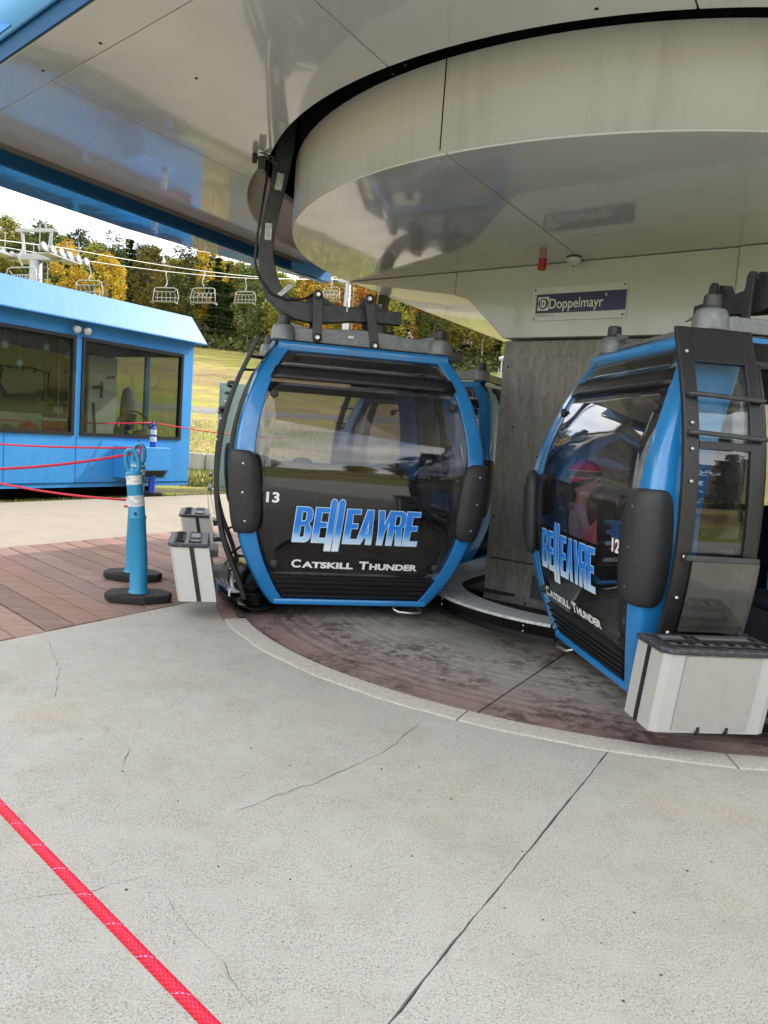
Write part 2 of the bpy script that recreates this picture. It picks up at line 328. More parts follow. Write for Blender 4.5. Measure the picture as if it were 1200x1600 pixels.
M['tray'] = mat('ski_tray_rubber', rough=.5, extra=ex_tray)
M['tray_in'] = mat('tray_pocket_grey', (.13, .135, .15), .5)
def ex_hut(nt, b, t, noise, ramp, mixc, c):
    c1 = mixc(ramp(noise(1.2, 5), .35, .7), (.032, .235, .57), (.05, .28, .61))
    c2 = mixc(ramp(noise(4, 9, (1.5, 1.5, .35), .75), .52, .72), c1, mixc(1, c1, (.80, .84, .84), 'MULTIPLY'))
    nt.links.new(mixc(ramp(noise(30, 4), .72, .76), c2, (.25, .42, .60)), b.inputs['Base Color'])
M['hut'] = mat('hut_blue_paint', rough=.45, spec=.4, coat=.1, bump=(2, .3, .014), extra=ex_hut)
M['hut_roof'] = mat('hut_roof_blue', (.032, .165, .42), .5, spec=.35, var=(3, .7, (.05, .19, .42)), bump=(4, .3, .01))
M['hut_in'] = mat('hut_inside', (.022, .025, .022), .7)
M['hut_green'] = mat('hut_green_board', (.42, .50, .42), .6)
M['paper'] = mat('white_board', (.78, .82, .75), .5)
M['flake'] = mat('snowflake_foil', (.25, .40, .42), .35, .3)
M['cooler_red'] = mat('cooler_red', (.30, .01, .015), .45)
M['teal'] = mat('delineator_blue', (.015, .225, .42), .42, spec=.45, var=(9, .5, (.02, .19, .36)))
M['royal'] = mat('delineator_royal_blue', (.01, .045, .36), .4, spec=.45)
def ex_refl(nt, b, t, noise, ramp, mixc, c):
    nt.links.new(mixc(ramp(noise(45, 5, (1, 1, 1)), .48, .52), (.62, .64, .66), (.42, .45, .5)), b.inputs['Base Color'])
M['reflector'] = mat('reflective_sleeve', rough=.35, extra=ex_refl)
M['base_rubber'] = mat('post_base_rubber', (.017, .018, .019), .75, spec=.3, bump=(80, .4, .003))
def ex_rope(nt, b, t, noise, ramp, mixc, c):
    uv = nt.nodes.new('ShaderNodeUVMap'); mp_ = nt.nodes.new('ShaderNodeMapping'); nt.links.new(uv.outputs[0], mp_.inputs[0])
    ck = nt.nodes.new('ShaderNodeTexChecker'); ck.inputs['Scale'].default_value = 1; ck.inputs['Color1'].default_value = (.78, .016, .055, 1); ck.inputs['Color2'].default_value = (.36, .003, .02, 1)
    mp_.inputs['Scale'].default_value = (18, .7, 1); mp_.inputs['Rotation'].default_value = (0, 0, 0); nt.links.new(mp_.outputs[0], ck.inputs['Vector'])
    # white / violet tracer flecks along the sheath
    sp = nt.nodes.new('ShaderNodeSeparateXYZ'); nt.links.new(uv.outputs[0], sp.inputs[0])
    m1 = nt.nodes.new('ShaderNodeMath'); m1.operation = 'MULTIPLY_ADD'; m1.inputs[1].default_value = .042; nt.links.new(sp.outputs[1], m1.inputs[0]); nt.links.new(sp.outputs[0], m1.inputs[2])
    fr = nt.nodes.new('ShaderNodeMath'); fr.operation = 'FRACT'; nt.links.new(m1.outputs[0], fr.inputs[0])
    lt = nt.nodes.new('ShaderNodeMath'); lt.operation = 'LESS_THAN'; lt.inputs[1].default_value = .025; nt.links.new(fr.outputs[0], lt.inputs[0])
    fr2 = nt.nodes.new('ShaderNodeMath'); fr2.operation = 'FRACT'; m2 = nt.nodes.new('ShaderNodeMath'); m2.operation = 'MULTIPLY'; m2.inputs[1].default_value = .5; nt.links.new(sp.outputs[1], m2.inputs[0]); nt.links.new(m2.outputs[0], fr2.inputs[0])
    lt2 = nt.nodes.new('ShaderNodeMath'); lt2.operation = 'LESS_THAN'; lt2.inputs[1].default_value = .55; nt.links.new(fr2.outputs[0], lt2.inputs[0])
    mm = nt.nodes.new('ShaderNodeMath'); mm.operation = 'MULTIPLY'; nt.links.new(lt.outputs[0], mm.inputs[0]); nt.links.new(lt2.outputs[0], mm.inputs[1])
    nt.links.new(mixc(mm.outputs[0], ck.outputs['Color'], (.50, .32, .55)), b.inputs['Base Color'])
    bp = nt.nodes.new('ShaderNodeBump'); bp.inputs['Strength'].default_value = .6; bp.inputs['Distance'].default_value = .001; nt.links.new(ck.outputs['Fac'], bp.inputs['Height']); nt.links.new(bp.outputs[0], b.inputs['Normal'])
M['rope'] = mat('red_rope_braid', rough=.6, spec=.3, extra=ex_rope)
M['rope_far'] = mat('red_rope', (.50, .02, .05), .6, spec=.3, bump=(200, .5, .002))
def ex_meadow(nt, b, t, noise, ramp, mixc, c):
    a = mixc(ramp(noise(.09, 5, (1, 2.2, 1)), .42, .6), (.21, .26, .03), (.33, .30, .08))
    a2 = mixc(ramp(noise(.55, 7), .4, .62), a, (.25, .185, .095))
    a3 = mixc(ramp(noise(5, 8, (1, 1, 1), .75), .35, .65), mixc(1, a2, (.62, .62, .6), 'MULTIPLY'), a2)
    # bare earth strip along the foot of the wood and a brown band on the slope
    sp = nt.nodes.new('ShaderNodeSeparateXYZ'); nt.links.new(t.outputs['Object'], sp.inputs[0])
    w = nt.nodes.new('ShaderNodeMath'); w.operation = 'MULTIPLY_ADD'; w.inputs[1].default_value = 9; nt.links.new(noise(.12, 4), w.inputs[0]); nt.links.new(sp.outputs[1], w.inputs[2])
    cr = nt.nodes.new('ShaderNodeValToRGB'); e = cr.color_ramp.elements; mr = nt.nodes.new('ShaderNodeMapRange'); mr.inputs['From Max'].default_value = 150; nt.links.new(w.outputs[0], mr.inputs['Value']); nt.links.new(mr.outputs[0], cr.inputs[0])
    e[0].position = 0; e[0].color = (0, 0, 0, 1); e[1].position = 1; e[1].color = (1, 1, 1, 1)
    for p, v_ in ((.50, 0), (.54, .65), (.62, .6), (.66, 0), (.815, 0), (.835, .9), (.85, 1)): x = e.new(p); x.color = (v_, v_, v_, 1)
    a4 = mixc(cr.outputs[0], a3, mixc(ramp(noise(3, 6), .4, .6), (.16, .10, .06), (.25, .18, .11)))
    nt.links.new(a4, b.inputs['Base Color'])
M['meadow'] = mat('meadow_grass', rough=.95, spec=.1, bump=(7, .8, .06), extra=ex_meadow)
M['gravel'] = mat('gravel', (.21, .205, .195), .95, spec=.1, bump=(30, .8, .02), var=(4, .9, (.13, .125, .11)))
M['grass'] = mat('grass_blades', (.13, .16, .03), .8, spec=.2, var=(3, .7, (.20, .19, .06)))
M['wallc'] = mat('far_wall_concrete', (.36, .34, .30), .9, var=(5, .7, (.25, .235, .2), (1, 1, .3)))
M['bark'] = mat('bark', (.09, .075, .06), .9, var=(5, .6, (.16, .14, .12)))
M['bark_lt'] = mat('bark_light', (.28, .26, .23), .9, var=(5, .6, (.14, .12, .10)))
def leafmat(name, a, b2):
    def ex(nt, b, t, noise, ramp, mixc, c):
        info = nt.nodes.new('ShaderNodeObjectInfo')
        n = ramp(noise(1.1, 4), .35, .65); hs = nt.nodes.new('ShaderNodeHueSaturation')
        m1 = nt.nodes.new('ShaderNodeMapRange'); m1.inputs['To Min'].default_value = .65; m1.inputs['To Max'].default_value = 1.35; nt.links.new(info.outputs['Random'], m1.inputs['Value']); nt.links.new(m1.outputs[0], hs.inputs['Value'])
        m2 = nt.nodes.new('ShaderNodeMapRange'); m2.inputs['To Min'].default_value = .485; m2.inputs['To Max'].default_value = .515; nt.links.new(info.outputs['Random'], m2.inputs['Value']); nt.links.new(m2.outputs[0], hs.inputs['Hue'])
        nt.links.new(mixc(n, a, b2), hs.inputs['Color']); nt.links.new(hs.outputs[0], b.inputs['Base Color'])
    return mat(name, a, .8, spec=.15, extra=ex)
M['l_dark'] = leafmat('leaves_dark_green', (.055, .08, .022), (.11, .13, .035))
M['l_pine'] = leafmat('needles_pine', (.032, .062, .03), (.07, .11, .045))
M['l_olive'] = leafmat('leaves_olive', (.13, .14, .028), (.23, .20, .04))
M['l_yellow'] = leafmat('leaves_yellow', (.36, .22, .025), (.46, .32, .04))
M['l_orange'] = leafmat('leaves_orange', (.33, .13, .025), (.42, .22, .03))
M['l_yg'] = leafmat('leaves_yellow_green', (.22, .23, .035), (.33, .30, .05))
M['tower'] = mat('tower_galvanised', (.34, .355, .37), .45, .3, var=(2, .5, (.24, .255, .27)))
M['chair'] = mat('chair_frame_paint', (.36, .37, .37), .45)
M['chair_seat'] = mat('chair_seat_grey', (.16, .16, .16), .6)
M['wire'] = mat('haul_rope', (.42, .42, .41), .5, .2)
M['cabinet'] = mat('utility_green', (.24, .31, .25), .5)
M['skin'] = mat('skin', (.62, .36, .27), .5, spec=.35)
M['jacket'] = mat('jacket_lilac', (.52, .44, .58), .8)
M['hat'] = None
M['pink'] = mat('pink_hoodie', (.85, .10, .16), .8, var=(22, .8, (.9, .45, .5)))
M['hair_b'] = mat('hair_brown', (.09, .05, .03), .6)
M['hair_d'] = mat('hair_dark', (.02, .014, .012), .6)
M['denim'] = mat('trousers_dark', (.03, .035, .06), .8)
M['strap'] = mat('black_strap', (.01, .01, .012), .6)

# ------------------------------------------------------------------ station frame of reference
C0 = Vector((1.876, 6.436)); U = Vector((.507, .862)); O = Vector((-.862, .507))
def W(u, o, z=0.0):
    p = C0+U*u+O*o; return Vector((p.x, p.y, z))
def stadium(r, umax, n=40):
    """open outline, from the straight +o side round the near end to the -o side"""
    pts = [(umax, r)]
    for k in range(n+1):
        a = math.pi/2+math.pi*k/n; pts.append((r*math.cos(a), r*math.sin(a)))
    pts.append((umax, -r)); return pts

# ------------------------------------------------------------------ ground, slabs, deck, pit
def terr(x, y):
    d = math.hypot(x, y); ang = math.degrees(math.atan2(x, y))
    f = 1.0 if abs(ang) < 100 else max(.35, 1-(abs(ang)-100)/60)
    h = -.10
    if d > 27: h += .0255*(d-27)**1.37*f
    h += .10*math.sin(x*.31)*math.sin(y*.23)*min(1, max(0, (d-20)/20))
    if d > 330: h = -.1 + .0255*(303)**1.37*f
    return h
def ground():
    v = []; f = []
    rad = [0, 4, 8, 12, 16, 20, 24, 28, 32, 37, 42, 48, 54, 60, 68, 76, 85, 95, 105, 118, 132, 150, 170, 195, 225, 260, 300, 360, 600, 1200]
    n = 128
    for r in rad:
        for k in range(n):
            a = 2*math.pi*k/n; x = r*math.sin(a); y = r*math.cos(a); v.append((x, y, terr(x, y)))
    for i in range(len(rad)-1):
        for k in range(n): f.append((i*n+k, (i+1)*n+k, (i+1)*n+(k+1) % n, i*n+(k+1) % n))
    me = bpy.data.meshes.new('ground'); me.from_pydata(v, [], f); me.update()
    return tag(link('ground', me, None, M['meadow'], smooth=True), kind='structure')
ground()
# gravel track across the slope, and gravel strips near the walkway
def strip(name, pts, w, m, dz=.02, kind='structure'):
    rows = []
    pts = [Vector(p) for p in pts]
    for i, p in enumerate(pts):
        t = (pts[min(i+1, len(pts)-1)]-pts[max(i-1, 0)]).normalized(); nrm = Vector((-t.y, t.x)); row = []
        for k in range(5):
            q = p+nrm*w*(k/4-.5)*(1+.12*math.sin(i*1.7+k)); row.append((q.x, q.y, terr(q.x, q.y)+(dz if 0 < k < 4 else -.35)))
        rows.append(row)
    return tag(MB().grid(rows).build(name, m, smooth=True), kind=kind)
strip('gravel_track', [(-60+4*i, 42+i*1.05+1.5*math.sin(i*.4)) for i in range(26)], 5, M['gravel'], .12)
# walkway behind the deck
wk = MB(); wk.prism([(-14, 5.34), (6.4, 5.34), (6.4, 8.85), (-14, 8.85)], lambda a, b: W(a, b, -.12), lambda a, b: W(a, b, -.012))
tag(wk.build('walkway', M['walk'], bevel=.01), kind='structure')
wk = MB(); wk.prism([(6.41, 5.34), (22, 5.34), (22, 8.85), (6.41, 8.85)], lambda a, b: W(a, b, -.12), lambda a, b: W(a, b, -.012))
tag(wk.build('walkway', M['walk'], bevel=.01), kind='structure')
# boarding slabs
def slab(o0, o1, name='concrete_platform'):
    n = 30; pts = [(-16, o0)]
    r = 3.195
    arc = []
    for k in range(n+1):
        oo = o0+(o1-o0)*k/n
        if abs(oo) < r: arc.append((-math.sqrt(r*r-oo*oo), oo))
    if o0 < -r: pts += [(6, o0), (6, -r-.0), (0, -r)]
    pts += arc+[(-16, o1)]
    rj = random.Random(int(o0*100)); q = []
    for (a, b), (c_, d_) in zip(pts, pts[1:]+pts[:1]):
        q.append((a, b))
        if abs(b-d_) < 1e-6 and abs(b+.9) < .02:
            n_ = int(abs(c_-a)/.06)
            for k in range(1, n_): q.append((a+(c_-a)*k/n_, b+rj.gauss(0, .0016)+(rj.random() < .05)*rj.uniform(-.006, .006)))
    mb = MB(); mb.prism(q, lambda a, b: W(a, b, -.2), lambda a, b: W(a, b, 0.0))
    return tag(mb.build(name, M['slab']), kind='structure')
s1 = slab(-.8965, 2.44); s2 = slab(-9, -.9035)
tag(MB().prism([(-16, -1.2), (-3.1, -1.2), (-3.1, -.5), (-16, -.5)], lambda a, b: W(a, b, -.25), lambda a, b: W(a, b, -.03)).build('slab_joint_bed', M['crack']), kind='structure')
# curb ring pieces
a0, a1 = R(202.5), R(345)
cuts = [a0, R(211), R(224), R(243), R(266), R(292), R(318), a1]
for i in range(len(cuts)-1):
    b0, b1 = cuts[i]+.0012, cuts[i+1]-.0012; mb = MB(); rows = []
    n = max(4, int((b1-b0)*40))
    for k in range(n+1):
        a = b0+(b1-b0)*k/n; j = .006*math.sin(a*37)+.004*math.sin(a*91)
        rows.append([(C0.x+r_*math.cos(a), C0.y+r_*math.sin(a), z) for r_, z in ((3.03, -.2), (3.03, .0), (3.042, .006), (3.178+j, .006), (3.19+j, .0), (3.19+j, -.2))])
    mb.grid(rows); n6 = 6
    mb.f.append((0, 1, 2, 3, 4, 5)); mb.mi.append(0); L = len(mb.v); mb.f.append((L-1, L-2, L-3, L-4, L-5, L-6)); mb.mi.append(0)
    tag(mb.build('curb', M['curb'], bevel=.004), kind='structure')
# cracks: narrow jagged openings
def crack(pts, w, parent=None, name='crack'):
    rnd = random.Random(int(pts[0][0]*1000)); P = []
    for (x0, y0), (x1, y1) in zip(pts, pts[1:]):
        n = max(2, int(math.hypot(x1-x0, y1-y0)/.045))
        for k in range(n): t = k/n; P.append((x0+(x1-x0)*t+rnd.uniform(-.009, .009), y0+(y1-y0)*t+rnd.uniform(-.009, .009)))
    P.append(pts[-1]); rows = []
    for i, p in enumerate(P):
        ww = w*.75*(.3+rnd.random())*min(1, .3+min(i, len(P)-1-i)*.3); rows.append([(p[0]-ww*.6, p[1]+ww*.35, .0012), (p[0]+ww*.6, p[1]-ww*.35, .0012)])
    return MB().grid(rows).build(name, M['crack'], parent, recalc=False)
crack([(-1.95, 4.43), (-1.68, 3.95), (-1.5, 3.51), (-1.25, 3.3), (-1.08, 3.12), (-.97, 3.0), (-.94, 2.82)], .0032, s1)
crack([(.26, 3.56), (.15, 3.3), (.05, 3.12), (-.17, 2.84), (-.33, 2.68), (-.45, 2.55)], .0028, s1)
crack([(-.62, 2.14), (-.5, 2.0), (-.36, 1.83), (-.26, 1.70), (-.17, 1.62), (-.12, 1.52)], .0022, s1)
crack([(-.62, 2.14), (-.75, 2.05), (-.95, 1.99), (-1.05, 1.93)], .0016, s1)
crack([(1.22, 3.3), (1.40, 3.12), (1.61, 2.9), (1.9, 2.65)], .003, s2)
crack([(.95, 1.95), (1.15, 1.85), (1.45, 1.62)], .0016, s2)
# a few pebbles and stains on the slab
rnd = random.Random(3); mb = MB()
for i in range(46):
    x = rnd.uniform(-1.4, 1.7); y = rnd.uniform(1.4, 3.6); r_ = rnd.uniform(.002, .0045)
    mb.lathe([(r_*.4, 0), (r_, .0015), (r_*.7, r_*.7), (0, r_*.8)], 6, (x, y, .0005))
mb.build('grit', M['crack'], s1)['kind'] = 'stuff'
# pit floor in two pours
def pit_piece(o0, o1):
    r = 3.035; pts = []
    n = 36
    pts.append((10, o0))
    if o0 < -r+.01: pts += [(0, -r)]
    for k in range(n+1):
        oo = max(-r, o0)+(min(r, o1)-max(-r, o0))*k/n
        pts.append((-math.sqrt(max(0, r*r-oo*oo)), oo))
    pts.append((10, o1))
    mb = MB(); mb.prism(pts, lambda a, b: W(a, b, -.25), lambda a, b: W(a, b, -.03)); me = mb.mesh('pit_floor')
    for v in me.vertices: v.co.x -= C0.x; v.co.y -= C0.y
    o = link('pit_floor', me, None, M['pit']); o.location = (C0.x, C0.y, 0); tag(o, kind='structure')
pit_piece(-3.035, -.205); pit_piece(-.192, 3.035)
tag(MB().prism([(-3, -.3), (10, -.3), (10, -.1), (-3, -.1)], lambda a, b: W(a, b, -.27), lambda a, b: W(a, b, -.05)).build('pit_joint_bed', M['crack']), kind='structure')
# wooden deck: every board its own object
deck = tag(empty('deck'), kind='structure')
def inner_o(u):
    return max(2.46, math.sqrt(max(0, 3.075**2-u*u)) if u < 0 else 3.075)
rp2 = math.sqrt(.5)
def deck_q(p, omax=False):
    # board axis: position = p*(1,1)/√2 + q*(-1,1)/√2
    def uo(q):
        x = (p-q)*rp2; y = (p+q)*rp2; d = Vector((x, y))-C0; return d.dot(U), d.dot(O)
    q = 14.0
    while q > -14:
        u_, o_ = uo(q)
        if omax:
            if o_ < 5.32: return q
        elif o_ < inner_o(u_): return q+.004
        q -= .004
    return q
bw = .205
k = 0; p = 1.0
nb = 0
while p < 14.4:
    pa, pb = p+.0055, p+bw-.0055; c_ = [(pa+(pb-pa)*t) for t in (0, .5, 1)]
    q0 = [deck_q(x) for x in c_]; q1 = [deck_q(x, True) for x in c_]
    poly = [(c_[i], q0[i]) for i in range(3)]+[(c_[i], q1[i]) for i in (2, 1, 0)]
    if min(q1)-max(q0) > .1:
        dz = rnd.uniform(-.004, .003)
        mb = MB(); mb.prism(poly, lambda a, b: Vector(((a-b)*rp2, (a+b)*rp2, -.045+dz)), lambda a, b: Vector(((a-b)*rp2, (a+b)*rp2, .0+dz)))
        mb.build('plank', M['wood'], deck, bevel=.004, seg=1)
    p += bw
mb = MB(); mb.prism([(-9, 2.42), (-2.2, 2.42), (-1.2, 2.95), (0, 3.12), (13, 3.12), (13, 5.33), (-9, 5.33)], lambda a, b: W(a, b, -.3), lambda a, b: W(a, b, -.06)); mb.build('deck_substrate', M['void'], deck)
rows = []
for k in range(16):
    a = R(202.3)+(R(188.5)-R(202.3))*k/15; rows.append([(C0.x+r_*math.cos(a), C0.y+r_*math.sin(a), z) for r_, z in ((3.076, -.04), (3.076, -.002), (3.19, -.002), (3.19, -.04))])
MB().grid(rows).build('plank', M['wood'], deck)
# steel nosing along the deck's edge at the turn
rows = []
for k in range(30):
    a = R(202.3)+(R(149.5)-R(202.3))*k/29; rows.append([(C0.x+r_*math.cos(a), C0.y+r_*math.sin(a), z) for r_, z in ((3.035, -.2), (3.035, .012), (3.072, .012), (3.072, -.04))])
for uu in (.5, 1, 2, 4, 7, 10): rows.append([tuple(W(uu, r_, z)) for r_, z in ((3.035, -.2), (3.035, .012), (3.072, .012), (3.072, -.04))])
tag(MB().grid(rows).build('deck_nosing', M['steel_edge'], deck, smooth=False), None)

# ------------------------------------------------------------------ lift station: canopy, drum, beam
ZS, ZD = 3.32, 2.88
st = tag(empty('lift_station', (C0.x, C0.y, 0)), 'grey glossy station canopy with curved drum above the turning gondolas', 'lift station')
def sp(u_, o_, z): w = W(u_, o_, z); return Vector((w.x-C0.x, w.y-C0.y, z))
def uend(o_): return -4.31+.2*abs(o_)
UM = 13.0; RO = 2.965
def r_open(a):
    """outer radius of the slot round the near end (a = angle in u,o plane from +o side)"""
    return RO + .74*max(0, 1-(a/R(46)))**1.15
slot = [(UM, 3.1), (1.3, 3.1), (1.2, 3.70)]
for k in range(61):
    a = math.pi*k/60; r_ = r_open(a); slot.append((-r_*math.sin(a), r_*math.cos(a)))
slot += [(UM, -RO)]
def soff_panel(poly, name='soffit_panel', m='soffit', z=ZS, th=.03):
    mb = MB(); mb.prism(poly, lambda a, b: sp(a, b, z+th), lambda a, b: sp(a, b, z)); mb.build(name, M[m], st, bevel=.003, seg=1)
g = .004
def uslot(o_):
    if abs(o_) >= RO+.73: return None
    # smallest-u crossing of the slot outline at this o
    best = None
    for (ua, oa), (ub, ob) in zip(slot, slot[1:]):
        if (oa-o_)*(ob-o_) <= 0 and abs(oa-ob) > 1e-9:
            t = (o_-oa)/(ob-oa); uu = ua+(ub-ua)*t
            if best is None or uu < best: best = uu
    return best
def soff_strip(o0, o1, uin):
    pts = []
    n = 24
    for k in range(n+1):
        oo = o0+(o1-o0)*k/n; us = uslot(oo); pts.append((us if us is not None else UM, oo))
    pts += [(uend(oo)+uin, oo) for oo in (o1, (o0+o1)/2 if o0*o1 > 0 else 0, o0)]
    soff_panel(pts)
for o0, o1 in ((-RO, -.9), (-.9, .65), (.65, 2.62), ):
    soff_strip(o0+g, o1-g, .28)
# side panels beyond the slot
def side_panel(u0, u1, sgn, inner=None):
    pts = []
    ins = [p_ for p_ in slot if p_[1]*sgn > 0]
    if sgn > 0:
        ln = [(uu, oo) for uu, oo in slot if oo > 2.6 and u0 <= uu <= u1]; ln.sort(key=lambda q: q[0])
    return ln
pts = [(1.2, 3.70)]+[(-r_open(a)*math.sin(a), r_open(a)*math.cos(a)) for a in [math.pi*k/60 for k in range(61)] if r_open(a)*math.cos(a) > 2.62+g]
us = uslot(2.62+g); pts += [(us, 2.62+g), (uend(2.62)+.28, 2.62+g), (uend(4.0)+.28, 4.0), (1.2, 4.0)]
soff_panel(pts)
soff_panel([(UM, -RO-.004), (0, -RO-.004), (uend(RO)+.28, -RO-.004), (uend(4)+.28, -4), (UM, -4)])
# end trim strip
for o0, o1 in ((-4, 0), (0, 4.0)):
    soff_panel([(uend(o0), o0+g), (uend(o1), o1-g), (uend(o1)+.276, o1-g), (uend(o0)+.276, o0+g)])
mb = MB(); mb.prism([(-4.2, -3.95), (UM, -3.95), (UM, 3.05), (1.15, 3.05), (1.15, 3.95), (-3.5, 3.95)], lambda a, b: sp(a, b, 4.45), lambda a, b: sp(a, b, 4.40)); mb.build('inner_ceiling', M['void'], st)
# slot walls (dark machinery space) and the pale lip plate at the flared side
mb = MB(); mb.grid([[sp(u_, o_, z) for u_, o_ in slot] for z in (ZS+.03, 4.4)]); mb.build('slot_wall', M['void'], st, recalc=False)
av = [R(44)*(1-k/30) for k in range(31)]
def lrow(t, z):
    out = [sp(-(r_open(a)*(1-t)+3.10*t)*math.sin(a), (r_open(a)*(1-t)+3.10*t)*math.cos(a), z) for a in av]
    for uu in (.4, .8, 1.2): oo = 3.70*(1-t)+3.10*t; out.append(sp(uu, oo, z))
    return out
mb = MB(); mb.grid([lrow(t, ZS+.003+.20*(math.sin(t*math.pi/2))**.8) for t in (0, .05, .15, .3, .5, .75, 1.0)])
mb.build('slot_lip', M['lip_gray'], st, smooth=True, recalc=False, solid=.006)
mb = MB(); mb.grid([lrow(1.0, ZS+.20), lrow(1.0, 4.4)]); mb.build('slot_inner_wall', M['void'], st, recalc=False)
# drum: side panels, underside panels
def arcpts(r, t0, t1, n):  # t in turn-parameter: <0 straight +o side (u=-t), 0..pi arc, >pi straight
    out = []
    for k in range(n+1):
        t = t0+(t1-t0)*k/n
        if t < 0: out.append((-t, r))
        elif t > math.pi: out.append((t-math.pi, -r))
        else: out.append((-r*math.sin(t), r*math.cos(t)))
    return out
RD = 2.77
tj = math.acos(.99/RD) if False else None
# seam positions (turn parameter): measured joint + regular ones
seams = [-UM, -6, -3, -.2, R(82.2), R(135), math.pi, math.pi+3, math.pi+6, math.pi+UM]
for t0, t1 in zip(seams, seams[1:]):
    e0 = t0+.0016; e1 = t1-.0016; n = 2 if (t1 <= -.1 or t0 >= math.pi) else 26
    P = arcpts(RD, e0, e1, n); Pi = arcpts(RD-.012, e0, e1, n)
    mb = MB(); mb.grid([[sp(*p_, ZD+.018) for p_ in Pi], [sp(*p_, ZD+.012) for p_ in Pi], [sp(*p_, ZD+.012) for p_ in P], [sp(*p_, ZS+.06) for p_ in P]])
    mb.build('drum_side_panel', M['drum'], st, smooth=False, recalc=False, bevel=0)
# smooth shading on drum
for o_ in kids(st):
    if o_.name.startswith('drum_side'):
        for p_ in o_.data.polygons: p_.use_smooth = abs(p_.normal.z) < .5
P = arcpts(RD-.013, -UM, math.pi+UM, 90)
mb = MB(); mb.grid([[sp(*p_, ZD+.02) for p_ in P], [sp(*p_, 4.4) for p_ in P]]); mb.build('drum_core', M['void'], st, recalc=False)
# underside split into panels by seams running across (parallel to o) and a diagonal one
rim = arcpts(RD-.003, 0, math.pi, 80)
def under(poly):
    mb = MB(); mb.prism(poly, lambda a, b: sp(a, b, ZD+.03), lambda a, b: sp(a, b, ZD)); mb.build('drum_underside_panel', M['soffit'], st)
def rim_between(o_a, o_b):  # rim points from o_a to o_b (descending o)
    out = [(-math.sqrt(max(0, (RD-.003)**2-o_a*o_a)), o_a)]
    out += [p_ for p_ in rim if o_b < p_[1] < o_a]
    out += [(-math.sqrt(max(0, (RD-.003)**2-o_b*o_b)), o_b)]; return out
ru = RD-.003
under(rim_between(.33, -ru)+[(5, -ru), (5, .20), (0, .27)])
under(rim_between(ru, .338)+[(0, .278), (5, .208), (5, ru)])
under([(5.008, -ru), (5.008, .2), (UM, .2), (UM, -ru)]); under([(5.008, .208), (5.008, ru), (UM, ru), (UM, .208)])
# outer lip: dark blue inner band, glossy light blue bottom flange, outer fascia and roof
tab = [(uend(4.0), 4.46), (-2.6, 4.47), (-1.4, 4.46), (0, 4.27), (.9, 3.98+.02), (1.3, 4.005)]
mb = MB(); mb.prism([(uend(4.0), 4.0), (1.2, 4.0), (1.2, 4.02), (uend(4.0), 4.02)], lambda a, b: sp(a, b, 3.20), lambda a, b: sp(a, b, ZS-.004)); mb.build('side_band', M['band'], st)
mb = MB(); mb.prism([(uend(4.0), 3.95), (1.2, 3.95), (1.2, 4.0), (uend(4.0), 4.0)], lambda a, b: sp(a, b, ZS-.028), lambda a, b: sp(a, b, ZS-.004)); mb.build('edge_trim', M['lip_gray'], st)
for a_, b_ in zip([0, 2, 3], [2, 3, 5]):
    seg_ = tab[a_:b_+1]; poly = [(u_+.003, 4.024) for u_, o_ in (seg_[0],)]+[(u_-.003, 4.024) for u_, o_ in (seg_[-1],)]+[(u_, o_) for u_, o_ in reversed(seg_)]
    mb = MB(); mb.prism(poly, lambda a, b: sp(a, b, 3.205-.05*(b-4.02)), lambda a, b: sp(a, b, 3.185-.05*(b-4.02))); mb.build('side_flange', M['flange'], st)
rows = []
outl = [(UM, -4.02)]+[(uend(o_), o_) for o_ in [-4.02+8.04*k/16 for k in range(17)]]+[(u_, o_) for u_, o_ in tab]+[(1.32, 3.12), (UM, 3.12)]
for z, s_ in ((3.42, 1.008), (3.7, 1.006), (4.2, 1.0), (4.7, .992), (5.0, .985)): rows.append([sp(u_*(s_ if u_ < 0 else 1), o_*s_, z) for u_, o_ in outl])
mb = MB(); mb.grid(rows); mb.build('fascia', M['fascia'], st, smooth=True, recalc=False, solid=.02)
mb = MB(); mb.grid([[sp(u_*1.003, o_*1.003, z) for u_, o_ in [(UM, -4.0)]+[(uend(o_), o_) for o_ in [-4.0+8.0*k/16 for k in range(17)]]] for z in (ZS+.004, 3.43)]); mb.build('end_band', M['band'], st, recalc=False, solid=.01)
mb = MB(); mb.grid([[sp(u_*.98, o_*.98, z) for u_, o_ in [(uend(4.0), 4.03)]+[(u_, o_) for u_, o_ in tab]] for z in (3.19, 3.43)]); mb.build('side_skirt', M['fascia'], st, recalc=False, solid=.01)
mb = MB(); mb.prism([(-4.4, -4.0), (UM, -4.1), (UM, 3.1), (1.25, 3.1), (1.1, 4.0), (-3.6, 4.4)], lambda a, b: sp(a, b, 4.97), lambda a, b: sp(a, b, 5.04)); mb.build('roof', M['fascia'], st)
# darker blue patches set on the end fascia
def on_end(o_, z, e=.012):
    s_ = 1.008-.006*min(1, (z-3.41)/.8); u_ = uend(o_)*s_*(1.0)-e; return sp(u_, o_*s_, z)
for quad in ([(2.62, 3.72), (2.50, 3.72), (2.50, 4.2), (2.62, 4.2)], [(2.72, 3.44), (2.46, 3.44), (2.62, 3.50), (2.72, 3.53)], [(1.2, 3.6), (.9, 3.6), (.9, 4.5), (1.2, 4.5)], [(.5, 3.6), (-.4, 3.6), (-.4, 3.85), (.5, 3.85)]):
    mb = MB(); mb.prism(quad, lambda a, b: on_end(a, b, .016), lambda a, b: on_end(a, b, .02)); mb.build('fascia_patch', M['fascia_dark'], st)
